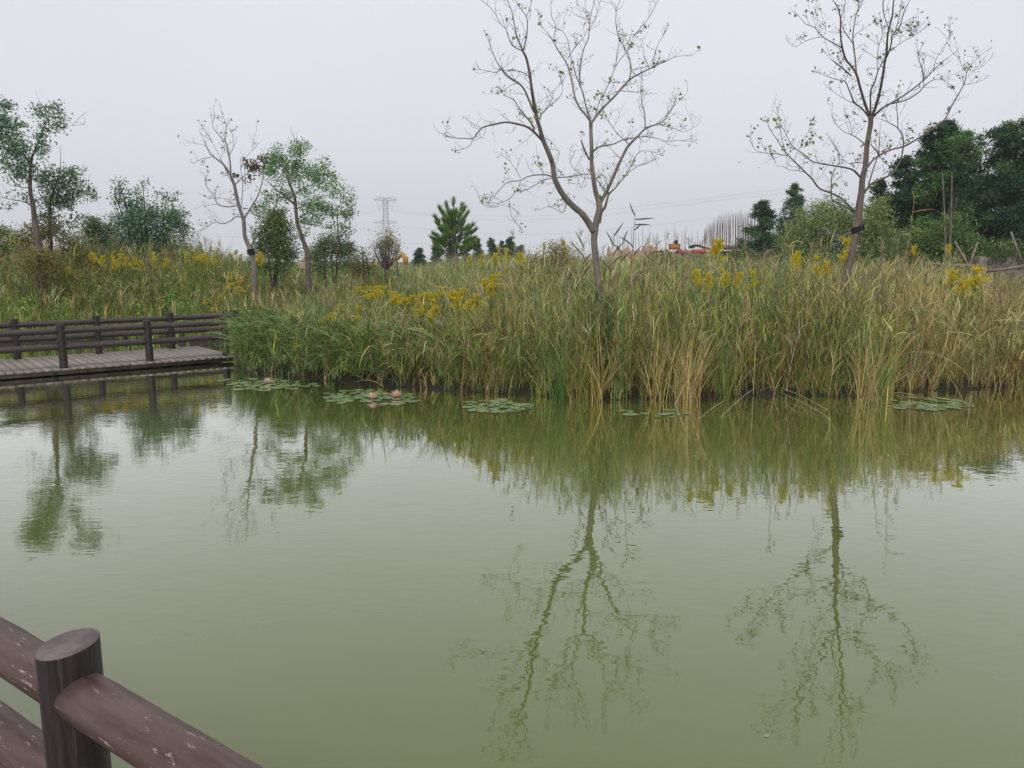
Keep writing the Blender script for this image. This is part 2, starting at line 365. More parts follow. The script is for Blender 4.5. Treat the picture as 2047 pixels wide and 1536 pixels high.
# ------------------------------------------------------------------ boardwalks and railings
def boardwalk(label, o, d, nrm, t0, t1, q0, q1, z, name='boardwalk', c=(.30, .255, .225), bm=.15):
    root = empty(name, (*(o + d * (t0 + t1) / 2 + nrm * (q0 + q1) / 2), z), label, 'boardwalk')
    V = []; Q = []; C = []; n = 0; t = t0
    while t < t1:
        wb = .132; dz = rnd.uniform(-.003, .003); e0 = rnd.uniform(-.012, .012)
        P = [o + d * a + nrm * b for a in (t, t + wb) for b in (q0 + e0, q1 + e0)]
        for zz in (z - .035, z + dz):
            for p_ in (P[0], P[2], P[3], P[1]): V.append((p_[0], p_[1], zz))
        Q += [[n + k for k in f] for f in ((3, 2, 1, 0), (4, 5, 6, 7), (0, 1, 5, 4), (1, 2, 6, 5), (2, 3, 7, 6), (3, 0, 4, 7))]
        k = rnd.uniform(.85, 1.06); C += [[c[0] * k, c[1] * k, c[2] * k]] * 8; n += 8; t += .14
    link('deck', raw_mesh('deck', V, Q, None, np.array(C)), MT['deck'], root)
    for q in (q0 + .04, q1 - .12):
        V = []
        for zz in (z - .036 - bm, z - .0365):
            for a, b in ((t0, q), (t1, q), (t1, q + .08), (t0, q + .08)): p_ = o + d * a + nrm * b; V.append((p_[0], p_[1], zz))
        link('beam', raw_mesh('beam', V, [(3, 2, 1, 0), (4, 5, 6, 7), (0, 1, 5, 4), (1, 2, 6, 5), (2, 3, 7, 6), (3, 0, 4, 7)]), MT['barkd'], root)
    t = t0 + .4
    while t < t1:
        for q in (q0 + .6, q1 - .4):
            tb = Tubes(); p_ = o + d * t + nrm * q; tb.add([(*p_, -1.0), (*p_, z - .04)], .07, 10); tb.build('pile', MT['barkd'], root)
        t += 1.5
    return root
def railing(label, group, o, d, ts, zb, zt, zr, rp_, rr_, mr_, mp_, slant=0, sides=20, rends=(-.75, .75)):
    root = empty('log_railing', (*(o + d * ts[0]), zb), label, 'railing', group)
    for t in ts:
        p_ = o + d * t; tb = Tubes()
        tb.add([(*p_, zb - .1), (*p_, zb + (zt - zb) * .4), (*p_, zt)], rp_, sides, cap=False)
        ang = np.linspace(0, 2 * math.pi, sides + 1)
        V = np.concatenate(tb.V)
        top = V[-(sides + 1):]; top[:, 2] += (top[:, 0] - p_[0]) * slant + (top[:, 1] - p_[1]) * slant * .5; tb.V = [V]
        post = tb.build('post', mp_, root)
        ring = top[:-1]; cz = ring.mean(0) + np.array((0, 0, .004)); ins = cz + (ring - cz) * .94; ins[:, 2] += .004
        VV = np.concatenate([ring, ins, [cz]]); k = np.arange(sides); k2 = (k + 1) % sides
        me = raw_mesh('post_top', VV, np.stack([k, k2, k2 + sides, k + sides], 1), np.stack([k + sides, k2 + sides, np.full(sides, 2 * sides)], 1), smooth=True)
        cap_ = link('post_top', me, MT['posttop'] if sides > 16 else mp_, post, loc=(0, 0, 0))
    for z in zr:
        for i in range(len(ts) - 1):
            a = o + d * (ts[i] + rp_ * .35); b = o + d * (ts[i + 1] - rp_ * .35); tb = Tubes(); n = 14
            pts = [(*(a + (b - a) * k / n), z) for k in range(n + 1)]
            tb.add(pts, rr_, sides, bump=.012 if sides > 16 else .02); tb.build('rail', mr_, root)
ZD = .125
boardwalk('long grey-brown plank boardwalk low over the pond at the left, meeting the reed bank', D0, DD, DN, -9, 2.98, -.13, 2.2, ZD, bm=.07)
railing('dark brown log railing on the pond side of the far boardwalk, nearer of its two', 'railings of the far boardwalk', D0, DD, [-5.74, -4.305, -2.87, -1.435, 0, 1.435, 2.87], ZD, .90, (.785, .50), .068, .055, MT['railfar'], MT['post'], sides=12)
railing('dark brown log railing along the land side of the far boardwalk', 'railings of the far boardwalk', D0 + DN * 2.0, DD, [-6.2, -4.76, -3.32, -1.88, -.45, .98, 2.41, 3.84], ZD, .90, (.785, .50), .068, .055, MT['railfar'], MT['post'], sides=12)
N0 = np.array((-.980, 1.60)); ND = np.array((.8215, -.5702))
NN = np.array((-.5702, -.8215))
boardwalk('grey plank boardwalk under the photographer behind the peeling log railing', N0, ND, NN, -6, 6, -.10, 2.2, .38)
railing('close weathered log railing with peeling purple-brown paint, bottom left corner', None, N0, ND, [-4.5, -3.0, -1.5, 0, 1.5, 3.0], .38, 1.165, (1.056, .80), .0635, .0545, MT['rail'], MT['post'], slant=.13, sides=40)

ORD = 'first second third fourth fifth sixth seventh eighth ninth tenth eleventh twelfth thirteenth fourteenth fifteenth'.split()
# ------------------------------------------------------------------ grasses and reeds
GRN = (.115, .21, .045); GRG = (.165, .28, .10); OLV = (.26, .29, .06); STR = (.60, .47, .19); BRN = (.27, .19, .075); LIM = (.27, .40, .06); PAL = (.54, .50, .24); DRK = (.04, .075, .022)
PALC = [GRN, GRG, OLV, STR, BRN, LIM, PAL, DRK]
def front_weights(X, s):
    """palette weights along the bank, left to right"""
    xs = [-20, -9, -6, -4.5, -2.5, -1, .5, 1.6, 3.3, 4.6, 5.6, 7, 7.8, 12]
    W = np.array([  # GRN GRG OLV STR BRN LIM PAL DRK
        [3, 1, 3, 1.6, 1.5, 1, .8, 1], [3, 1, 3, 1.6, 1.5, 1.2, .8, 1], [3, 2, 2, 1, 1, 1, .6, 1], [3, 4.5, 2, .6, .8, 1, .5, 1],
        [2.5, 3.5, 2.5, .9, 1.2, .8, .7, 1], [2, 1.5, 3, 1.7, 2, .4, .6, .8], [2.3, 1.5, 2.6, 2.2, 1.7, .4, .8, .8], [2.6, 1.6, 2.4, 2.6, 1.5, .4, .8, .8],
        [3.2, 2.2, 2.2, 1.4, 1.2, .6, .5, 1], [2.8, 1.8, 2, 1.8, 1.6, .5, .7, 1], [1.6, 1, 2, 2.8, 2.2, .3, .9, .6], [1, .6, 1.6, 3.2, 2.6, .2, 1, .5], [.6, .4, 1.4, 3, 3.6, .1, .9, .5], [.6, .4, 1.4, 3, 3.2, .1, 1, .5]])
    Wt = np.stack([np.interp(X, xs, W[:, k]) for k in range(8)], 1)
    R_ = np.clip((X + .5) / 2, 0, 1)[:, None]; Wt = Wt * (1 + R_ * (np.array((1.0, .75, 1.15, 1.5, 1.35, .8, .8, 1.2)) - 1))
    return Wt * np.exp(np.stack([1.5 * vnoise(X, s * 1.3, 1.1 + .17 * k, 31 + 3 * k) for k in range(8)], 1))
def pick(W, var=.36):
    W = W / W.sum(1)[:, None]; c = np.cumsum(W, 1); r = rng.random(len(W))[:, None]
    k = np.minimum((r > c).sum(1), 7)
    c = np.array(PALC)[k] * np.exp(var * rng.standard_normal((len(W), 1))) * (1 + .06 * rng.standard_normal((len(W), 3)))
    return np.clip(c, .006, .7)
def top_z(X, Y):
    """height of the vegetation's top over water level"""
    s = sdist(X, Y)
    # right reeds
    a = np.interp(s, [0, .5, 1.5, 6, 14, 30], [1.15, 1.62, 1.9, 1.96, 2.2, 2.55])
    r_ = np.interp(X * 12.5 / np.maximum(Y, 12.5), [6.2, 7.2, 8.2, 12], [1, .9, .74, .7]); a = a * r_
    # middle-left bank, lower
    b = np.interp(s, [0, .6, 3, 7, 11, 25], [.6, .88, 1.06, 1.45, 1.82, 1.93])
    # left field behind the boardwalk
    c = np.interp(s, [0, .7, 2, 4.5, 9, 25], [.5, 1.25, 2.0, 2.5, 2.75, 2.2])
    u1 = np.clip((X + 1.6) / 2.0, 0, 1)
    bx = -1.6 * Y / 12.0
    u1 = np.clip((X - bx * .9) / 2.0, 0, 1)
    lx = -5.2 - (Y - 16) * .32
    u2 = np.clip((lx - X) / 1.5, 0, 1)
    h = a * u1 + b * (1 - u1); h = h * (1 - u2) + c * u2
    return h * (1 + (.075 + .06 * (X < -5)) * vnoise(X, Y, 1.6, 3) + .065 * vnoise(X, Y, 4.6, 5))
def scatter(x0, x1, y0, y1, dens, smin=0, smax=999):
    n = int((x1 - x0) * (y1 - y0) * dens); X = rng.uniform(x0, x1, n); Y = rng.uniform(y0, y1, n)
    s = sdist(X, Y); t = (X - D0[0]) * DD[0] + (Y - D0[1]) * DD[1]; q = (X - D0[0]) * DN[0] + (Y - D0[1]) * DN[1]
    ok = (s > smin) & (s < smax) & ~((q > -.45) & (q < 2.5) & (t < 3.3)) & (np.abs(X) < Y * .76 + 1.2)
    return X[ok], Y[ok], s[ok]
def reed_plants(rb, X, Y, s, H, W, nleaf=7, K=4, lean=0., wl=.0095, plume=.12, stem=True, ll=.33):
    n = len(X); Z = ground_h(X, Y) - .02; L = np.maximum(H, .25)
    az = rng.uniform(0, 2 * math.pi, n)
    # plants at the edge lean over the water, towards -Y
    e = np.exp(-np.maximum(s, 0) / .5) * lean
    th = np.abs(rng.normal(.07, .07, n)) + e * rng.uniform(.3, 1.1, n); az = np.where(rng.random(n) < e * 1.5, -math.pi / 2 + rng.normal(0, .6, n), az)
    kp = rng.uniform(0, .25, n) + e * .6
    base = np.stack([X, Y, Z], 1); c = pick(W)
    if stem:
        sc = c * .9
        P = rb.add(base, az, L, th, kp, .008 + .003 * rng.random(n), sc, K=4, prof=np.array([1, .9, .8, .6, .35]))
    else:
        P = None
    Pn = rb_curve(base, az, L, th, kp)
    for k in range(nleaf):
        t = rng.uniform(.12, 1.0, n) ** .8; i = t * 4; i0 = np.minimum(i.astype(int), 3); f = (i - i0)[:, None]
        b = Pn[np.arange(n), i0] * (1 - f) + Pn[np.arange(n), i0 + 1] * f
        a2 = rng.uniform(0, 2 * math.pi, n); lc = np.where(rng.random((n, 1)) < .75, c, pick(W))
        dry = t < .3; lc = np.where(dry[:, None], lc * .6 + np.array(BRN) * .45, lc)
        rb.add(b, a2, ll * rng.uniform(.5, 1.25, n), rng.uniform(.08, .62, n), rng.uniform(-.1, 1.1, n) * rng.choice([1, 1, 1, 2.2], n), wl * rng.uniform(.45, 1.35, n), lc, K=K, tipc=lc * .8 + np.array(STR) * .2)
    m = rng.random(n) < plume
    if m.any():
        tip = Pn[m, 4]; nm = len(tip); pc = pal(nm, [(.34, .27, .18), (.25, .18, .12), (.42, .36, .26)], [2, 1, 1])
        for k in range(9):
            rb.add(tip - np.array((0, 0, .02)) * k * .6, az[m] + rng.normal(0, .9, nm), rng.uniform(.08, .2, nm), rng.uniform(.1, .7, nm), rng.uniform(.4, 1.3, nm), rng.uniform(.006, .012, nm), pc, K=2)
def rb_curve(base, az, L, th, kp, K=4):
    n = len(base); P = np.zeros((n, K + 1, 3)); P[:, 0] = base
    for k in range(K):
        t = th + kp * (k + .5) / K; st = L / K
        P[:, k + 1] = P[:, k] + np.stack([np.cos(az) * np.sin(t) * st, np.sin(az) * np.sin(t) * st, np.cos(t) * st], 1)
    return P
def tufts(rb, X, Y, H, W, nb=9, K=3, wd=.009):
    n = len(X); Z = ground_h(X, Y) - .02; c = pick(W)
    for k in range(nb):
        b = np.stack([X + rng.normal(0, .035, n), Y + rng.normal(0, .035, n), Z], 1)
        cc = np.where(rng.random((n, 1)) < .7, c, pick(W))
        rb.add(b, rng.uniform(0, 6.283, n), H * rng.uniform(.55, 1.12, n), rng.uniform(.02, .35, n), rng.uniform(0, 1.3, n) ** 1.3, wd * rng.uniform(.6, 1.4, n), cc, K=K)
def forbs(rb, X, Y, H, cols, wts, nl=22, size=.05, spread=.10):
    """leafy upright weeds: small leaves all the way up a thin stem"""
    n = len(X); Z = ground_h(X, Y); c = pal(n, cols, wts)
    az = rng.uniform(0, 6.283, n); th = np.abs(rng.normal(.08, .08, n))
    base = np.stack([X, Y, Z], 1); rb.add(base, az, H, th, .1, .007, c * .7, K=3)
    Pn = rb_curve(base, az, H, th, np.full(n, .1))
    for k in range(nl):
        t = rng.uniform(.25, 1.02, n); b = base + (Pn[:, 4] - base) * t[:, None]
        b = b + rng.normal(0, 1, (n, 3)) * spread * (1.15 - t)[:, None] * np.array((1, 1, .4))
        rb.leaves(b, size * rng.uniform(.6, 1.4, n), c * rng.uniform(.75, 1.3, (n, 1)), asp=.32)
def flowerdots(rb, X, Y, Z, colr, size, n_each, spread):
    n = len(X)
    for k in range(n_each):
        b = np.stack([X, Y, Z], 1) + rng.normal(0, spread, (n, 3)) * np.array((1, 1, .5))
        rb.leaves(b, size * rng.uniform(.6, 1.2, n), colr, asp=.9)

# --- front reed bed along the water
rb = Rib()
X, Y, s = scatter(-6.2, 13, 10.6, 17, 100, smin=0.02, smax=1.3)
kk = (s > .12) | (X > rng.uniform(-1.6, .8, len(X))); X, Y, s = X[kk], Y[kk], s[kk]
H = np.maximum(top_z(X, Y) - ground_h(X, Y), .3) * rng.uniform(.68, 1.1, len(X))
lean = np.interp(X, [-6, -2.5, -.5, 1, 6, 7.5, 9], [1.4, 1.5, .5, .12, .15, .5, .6])
reed_plants(rb, X, Y, s, H, front_weights(X, s), nleaf=9, lean=lean, plume=.14)
X, Y, s = scatter(-6.2, 13, 10.6, 20, 40, smin=1.3, smax=4.5)
H = np.maximum(top_z(X, Y) - ground_h(X, Y), .3) * rng.uniform(.72, 1.05, len(X))
reed_plants(rb, X, Y, s, H, front_weights(X * 12.5 / Y, s), nleaf=8, lean=0, plume=.2)
# drooping overhang on the left half of the bank
X, Y, s = scatter(-6.0, 1.0, 10.8, 16.6, 190, smin=.05, smax=.65); kk = X < rng.uniform(-2.2, .8, len(X)); X, Y, s = X[kk], Y[kk], s[kk]
W = front_weights(X, s) * np.array((1.5, 1.6, 1, .5, .7, .6, .4, 1.6)); cc = pick(W)
for k in range(5):
    n = len(X); z = ground_h(X, Y) + rng.uniform(.1, .75, n)
    rb.add(np.stack([X + rng.normal(0, .05, n), Y, z], 1), -math.pi / 2 - .5 * (X < -4.8) * 1.2 + rng.normal(0, .75, n), rng.uniform(.3, .75, n), rng.uniform(.3, 1.1, n), rng.uniform(.6, 1.7, n), rng.uniform(.007, .014, n), np.where(rng.random((n, 1)) < .7, cc, pick(W)), K=4)
# tall dry stalks with seed plumes standing over the rest
X, Y, s = scatter(-3.5, 12, 10.6, 18, 7, smin=.2, smax=4); kk = rng.random(len(X)) < np.interp(X, [-3.5, -.5, 1, 7, 9], [.15, .5, 1, .9, .4]); X, Y, s = X[kk], Y[kk], s[kk]; n = len(X)
H = (top_z(X, Y) - ground_h(X, Y)) * rng.uniform(.92, 1.34, n)
reed_plants(rb, X, Y, s, H, np.tile(np.array((.2, .2, .8, 3, 1.2, 0, 2.2, 0)), (n, 1)), nleaf=5, plume=.75, ll=.3)
# fine upright straw blades
X, Y, s = scatter(-6, 12, 10.6, 17, 60, smin=.08, smax=2.2); n = len(X); kk = rng.random(n) < np.interp(X, [-6, -3, 0, 2, 8], [.25, .35, .8, .9, 1]); X, Y, s = X[kk], Y[kk], s[kk]
H = np.maximum(top_z(X, Y) - ground_h(X, Y), .3)
tufts(rb, X, Y, H * rng.uniform(.45, 1.0, len(X)), front_weights(X, s) * np.array((.8, .6, 1.2, 2.6, 1.2, .4, 1.6, .5)), nb=5, K=4, wd=.006)
# extra reeds hiding the feet of the two bare trees
for (x_, y_) in ((1.28, 11.75), (4.75, 12.35), (5.15, 12.3), (1.5, 11.6)):
    n = 46; X = rng.normal(x_, .22, n); Y = rng.uniform(y_ - .55, y_ - .05, n); s = sdist(X, Y)
    reed_plants(rb, X, Y, s, rng.uniform(1.15, 1.6, n), front_weights(X, s), nleaf=9, plume=.2)
tag(rb.build('reeds', MT['blade']), 'dense mixed green and straw reeds along the pond edge', 'reeds', kind='stuff')
rb = Rib()
# dense short skirt of dead leaves right at the bank
X, Y, s = scatter(-6.2, 13, 10.6, 17, 60, smin=-.02, smax=.5)
kk = (X > rng.uniform(-1.6, .8, len(X))) | (rng.random(len(X)) < .6); X, Y, s = X[kk], Y[kk], s[kk]; Hs = rng.uniform(.3, .8, len(X)) * np.where(X < -1, .5, 1)
tufts(rb, X, Y, Hs, front_weights(X, s) * np.array((1, 1, 1, 1.0, 2.6, .4, .5, 2.2)), nb=9, K=3, wd=.009)
tag(rb.build('dry_grass', MT['blade']), 'brown dead grass hanging over the waterline of the reed bank', 'grass', kind='stuff')
# bent and broken dry stalks crossing the reeds, right
rb = Rib()
X, Y, s = scatter(-3.5, 12, 10.6, 15, 7, smin=0, smax=.8); n = len(X)
keep = rng.random(n) < np.interp(X, [-4, 0, 1, 6, 7, 9], [.25, .4, .6, .8, 1, 1]); X, Y, s = X[keep], Y[keep], s[keep]; n = len(X)
rb.add(np.stack([X, Y, ground_h(X, Y) + rng.uniform(0, .5, n)], 1), rng.uniform(0, 6.28, n), rng.uniform(.5, 1.3, n), rng.uniform(.1, 1.0, n), rng.uniform(.2, 2.2, n), rng.uniform(.009, .018, n), pal(n, [STR, PAL, BRN, (.5, .40, .22)], [2, 1, 1, 1.5]), K=6)
# arching fallen mat at far right
X, Y, s = scatter(6.9, 13, 11.5, 16, 60, smin=-.1, smax=3); n = len(X)
rb.add(np.stack([X, Y, ground_h(X, Y) + rng.uniform(.1, 1.0, n)], 1), rng.normal(math.pi + .5, .9, n), rng.uniform(.5, 1.2, n), rng.uniform(.5, 1.3, n), rng.uniform(.3, 1.2, n), rng.uniform(.006, .013, n), pal(n, [STR, PAL, BRN, (.26, .19, .11)], [1.4, 1, 2.4, 2]), K=5)
tag(rb.build('broken_reeds', MT['blade']), 'pale broken and bent reed stalks tangled through the bank', 'reeds', kind='stuff')

# --- meadow behind
rb = Rib()
X, Y, s = scatter(-15, 17, 12, 25, 16, smin=.6)
H = np.maximum(top_z(X, Y) - ground_h(X, Y), .3) * rng.uniform(.7, 1.03, len(X))
W = front_weights(X * 12.5 / Y, s) * np.array((1.1, 1.2, 1.3, 1.1, .7, 1.2, 1.6, .5))
reed_plants(rb, X, Y, s, H, W, nleaf=7, K=3, lean=0, plume=.22, wl=.013, ll=.3)
X, Y, s = scatter(-16, 17, 12, 26, 26, smin=.4)
H = np.maximum(top_z(X, Y) - ground_h(X, Y), .3)
tufts(rb, X, Y, H * rng.uniform(.65, .95, len(X)), front_weights(X * 12.5 / Y, s) * np.array((1.1, 1.1, 1.4, 1.1, .7, 1.4, 1.5, .6)), nb=8, K=3, wd=.011)
X, Y, s = scatter(-45, 45, 25, 62, 4.6)
H = np.maximum(top_z(X, Y) - ground_h(X, Y), .3)
tufts(rb, X, Y, H * rng.uniform(.75, 1.05, len(X)), front_weights(X * 12.5 / Y, s) * np.array((.9, 1.2, 1.7, 1.3, .6, 1, 1.9, .5)), nb=12, K=2, wd=.026)
X, Y, s = scatter(-16, 16, 12, 26, 14, smin=.8)
H = np.maximum(top_z(X, Y) - ground_h(X, Y), .3)
forbs(rb, X, Y, H * rng.uniform(.75, 1.0, len(X)), [GRN, GRG, OLV, LIM, (.16, .15, .09)], [2, 2, 2, 1, 1], nl=18)
# left bank: fresh green clump, low grass near the deck
X, Y, s = scatter(-15, -5, 18, 23, 30, smin=.02, smax=2.2)
tufts(rb, X, Y, rng.uniform(.35, .8, len(X)), np.tile(np.array((2.5, 1, 2.2, 1, .6, 1.5, .6, .6)), (len(X), 1)), nb=9, K=3, wd=.013)
tag(rb.build('meadow_grass', MT['blade']), 'tall wild grass and weeds covering the meadow behind the pond', 'grass', kind='stuff')
rb = Rib()
X, Y, s = scatter(-17, -3.2, 18.5, 27, 20, smin=.8)
H = np.maximum(top_z(X, Y) - ground_h(X, Y), .3) * rng.uniform(.75, 1.12, len(X))
forbs(rb, X, Y, H, [(.19, .24, .06), (.14, .19, .05), (.30, .30, .06), (.25, .19, .09), (.40, .34, .13), (.10, .17, .06)], [2, 2, 2, .9, 1.2, 1], nl=44, size=.062, spread=.2)
rb2 = Rib(); X, Y, s = scatter(-17, -4, 18, 27, 11, smin=.3); kk = vnoise(X, Y, 1.1, 21) > -.25; X, Y, s = X[kk], Y[kk], s[kk]
reed_plants(rb2, X, Y, s, (top_z(X, Y) - ground_h(X, Y)) * rng.uniform(.8, 1.2, len(X)), np.tile(np.array((.5, .4, 1, 2.6, 2.4, .3, 1.5, .3)), (len(X), 1)), nleaf=8, K=3, plume=.5, wl=.015, ll=.35)
tag(rb2.build('dry_reeds', MT['blade']), 'straw and brown dry reeds streaking the left bank behind the boardwalk', 'reeds', kind='stuff')
X, Y, s = scatter(-13, -6.5, 18, 22, 9, smin=.1, smax=1.6); kk = vnoise(X, Y, .9, 9) > .15; X, Y = X[kk], Y[kk]
forbs(rb, X, Y, rng.uniform(.6, 1.0, len(X)), [(.20, .36, .07), (.16, .30, .06)], [1, 1], nl=50, size=.08, spread=.22)
tag(rb.build('meadow_weeds', MT['leaf']), 'bushy olive and lime weeds on the left bank behind the boardwalk', 'weeds', kind='stuff')
# white asters
rb = Rib()
X, Y, s = scatter(-9, 6, 15, 36, 2.6, smin=2); X = np.where(X < -4, X, X)
flowerdots(rb, X, Y, top_z(X, Y) * rng.uniform(.93, 1.02, len(X)), (.62, .62, .52), .022, 8, .10)
tag(rb.build('white_flowers', MT['petal']), 'tiny white wildflowers dotted through the meadow', 'flowers', kind='stuff')

def clump(name, label, cat, base, H, nb, rad, cols, wts, th=(.02, .42), kap=(0, 1.0), wd=.012, group=None, K=6):
    root = empty(name, base, label, cat, group); r2 = Rib()
    n = nb; b = np.array(base) + np.stack([rng.normal(0, rad, n), rng.normal(0, rad * .7, n), np.full(n, -.03)], 1)
    r2.add(b, rng.uniform(0, 6.28, n), H * rng.uniform(.5, 1.1, n), rng.uniform(*th, n), rng.uniform(*kap, n) ** 1.5, wd * rng.uniform(.6, 1.2, n), pal(n, cols, wts), K=K)
    r2.build('leaves', MT['blade'], root); return root
CT = [
 (1370, 806, 1.25, 85, .10, [STR, (.50, .37, .2), (.3, .17, .08), OLV], [3, 3, 1, .6], 'golden dry cattail clump rising straight from the water below the middle bare tree'),
 (1445, 802, 1.15, 45, .07, [GRN, (.2, .13, .05), OLV], [3, 1, 1], 'green cattail clump with rusty stems just right of the golden clump'),
 (1155, 801, 1.1, 50, .08, [(.33, .25, .07), OLV, STR, GRN], [2, 2, 1, 1], 'yellow-green cattail clump at the waterline left of the golden clump'),
 (1118, 806, 1.25, 40, .04, [GRN, (.06, .12, .03)], [3, 2], 'slim dark green cattail clump standing in the water near the third lily patch'),
 (1185, 802, 1.2, 40, .07, [(.36, .27, .08), OLV, STR], [2, 1, 1], 'mustard-coloured cattail clump directly under the middle bare tree'),
 (1310, 803, 1.2, 45, .10, [STR, BRN, OLV], [2, 2, 1], 'brownish cattail clump between the middle tree and the golden clump'),
 (1735, 808, 1.3, 75, .10, [STR, (.45, .33, .18), GRN, BRN], [3, 1, 1, 1.4], 'tall straw cattail clump at the waterline below the right bare tree'),
 (1760, 806, 1.15, 35, .05, [GRN, OLV], [3, 1], 'green shoots clump at the right foot of the straw cattails'),
]
for (px, py, H, nb, rd, cs, ws, lb) in CT:
    clump('cattail_clump', lb, 'cattail', PXZ(px, py, 0), H, nb, rd, cs, ws, group='cattail clumps standing in the water')
# fallen stalks lying out over the water
FS = [((1500, 790), (1515, 850), (1560, 770)), ((1440, 835), (1470, 800), (1510, 775)), ((1395, 838), (1430, 800), (1470, 790)), ((1660, 838), (1610, 815), (1560, 785)),
      ((1830, 792), (1790, 790), (1780, 786)), ((1925, 800), (1915, 765), (1890, 745)), ((1725, 812), (1760, 780), (1820, 745)), ((1655, 820), (1600, 780), (1560, 775))]
for i, (a, b, c) in enumerate(FS):
    pa = PXZ(a[0], a[1], .005); pc = PX(c[0], c[1], max(pa[1], shore(PXZ(c[0], 790, 0)[0])) + .15); pb = (pa + pc) / 2 + np.array((0, 0, .025))
    tb = Tubes(); tb.add([pa, pb, pc], [.0025, .0035, .004], 5, sub=5)
    o = tb.build('fallen_reed', MT['straw']); tag(o, '%s from the left of the thin pale reed stalks leaning into the water' % ORD[sorted(range(len(FS)), key=lambda q: FS[q][0][0]).index(i)], 'reed stalk', 'fallen reed stalks at the waterline')

# tall single reeds against the sky
def tall_reed(label, px, py_top, Y, colr, leaves, lean=.05):
    tp = PX(px, py_top, Y); base = np.array((tp[0] - lean * 1.2, Y, float(ground_h(tp[0], Y)) - .02)); root = empty('tall_reed', base, label, 'reed', 'tall reeds against the sky')
    tb = Tubes(); mid = (base + tp) / 2 + np.array((-.03, 0, 0)); tb.add([base, mid, tp], [.006, .005, .003], 5, sub=5, colr=colr); tb.build('stem', MT['blade'], root)
    r2 = Rib()
    for (f, az, L, th, kp) in leaves:
        b = base + (tp - base) * f; r2.add([b], az, L, th, kp, .024, np.array(colr) * rnd.uniform(.8, 1.3), K=6, roll=np.array([1.25]))
    r2.build('leaves', MT['blade'], root)
DG = (.07, .085, .045)
tall_reed('tallest reed right of the middle bare tree, with two leaves pointing right', 1270, 425, 11.7, DG, [(.98, math.pi, .22, .55, -.3), (.96, 0, .3, 1.5, .0), (.9, 0, .12, .8, .2), (.8, math.pi, .3, .7, .5), (.75, 0, .2, .5, .3), (.93, .4, .28, 1.5, .1), (.6, 0, .3, .6, .5)])
tall_reed('dark-leaved reed just right of the middle tree fork', 1228, 466, 11.6, DG, [(.98, 0, .25, .6, 0), (.92, math.pi, .25, .4, .2), (.85, 0, .3, .4, .6), (.75, math.pi, .3, .6, .4), (.8, .5, .25, .7, .7)], .1)
tall_reed('dark-leaved reed just left of the middle tree trunk', 1166, 492, 11.5, DG, [(1, math.pi, .25, .5, 0), (.93, math.pi, .3, .7, .1), (.88, 0, .2, .4, .6), (.8, 0, .22, .4, .5)], -.05)
tall_reed('slim reed with drooping leaf between two taller reeds right of the middle tree', 1246, 478, 11.9, DG, [(.98, 0, .2, .3, .2), (.9, math.pi, .25, .5, .7), (.85, 0, .22, .7, .2)], .12)
tall_reed('slanting green reed with long side leaf below the orange crate', 1302, 492, 11.9, (.10, .13, .05), [(.95, 0, .22, 1.4, .1), (.9, math.pi, .2, .4, .4), (.8, 0, .2, .4, .4)], .25)
tall_reed('tall withered brown reed right of the right bare tree', 1828, 398, 12.2, (.34, .22, .09), [(1, math.pi, .14, .2, .3), (.93, 0, .35, 1.3, .3), (.85, 0, .2, 1.9, .1), (.8, math.pi, .15, .6, 1.6), (.88, math.pi, .1, .2, .3), (.7, 0, .2, .4, .6)])
tall_reed('slim brown-stemmed reed left of the withered one', 1800, 470, 12.1, (.16, .11, .06), [(.98, 0, .12, .5, 1.4), (.9, 0, .15, .4, 1.6)], .25)
tall_reed('pale upright reed before the dark evergreens left of the right bare tree', 1573, 440, 12.0, (.26, .25, .13), [(.95, math.pi, .2, .3, .1), (.9, 0, .22, .5, .1), (.97, 0, .1, .3, 0)], .02)

# ------------------------------------------------------------------ goldenrod
def goldenrod_proto():
    root = empty('goldenrod', (0, 0, 0), 'x', 'goldenrod', 'goldenrod in bloom across the meadow')
    tb = Tubes(); tb.add([(0, 0, 0), (.02, 0, .5), (0, .01, .95)], [.006, .005, .003], 5, sub=4, colr=(.10, .12, .04))
    tb.build('stem', MT['blade'], root, loc=(0, 0, 0))
    r2 = Rib(); n = 46; z = rng.uniform(.15, .85, n)
    r2.add(np.stack([np.zeros(n), np.zeros(n), z], 1), rng.uniform(0, 6.28, n), rng.uniform(.07, .14, n), rng.uniform(.5, 1, n), rng.uniform(0, .8, n), .016, pal(n, [GRN, OLV, LIM], [2, 1, 1]), K=3)
    r2.build('leaves', MT['blade'], root, loc=(0, 0, 0))
    r3 = Rib()
    for k in range(16):
        zb = rnd.uniform(.78, .96); az = rnd.uniform(0, 6.28); L = (1.03 - zb) * rnd.uniform(.4, .9) + .03; nn = 40; t = rng.random(nn)
        r = L * t * .9; zz = zb + L * (.8 * t - .5 * t * t)
        P = np.stack([r * math.cos(az), r * math.sin(az), zz], 1) + rng.normal(0, .010, (nn, 3))
        r3.leaves(P, rng.uniform(.014, .025, nn), pal(nn, [(.72, .58, .02), (.62, .48, .02), (.80, .70, .06), (.34, .36, .06), (.45, .30, .06)], [2, 1.2, 1.2, .4, .3], .15), asp=.9)
    r3.build('flower_head', MT['petal'], root, loc=(0, 0, 0)); return root
gp = [goldenrod_proto() for _ in range(3)]
ORD = 'first second third fourth fifth sixth seventh eighth ninth tenth eleventh twelfth thirteenth fourteenth fifteenth'.split()
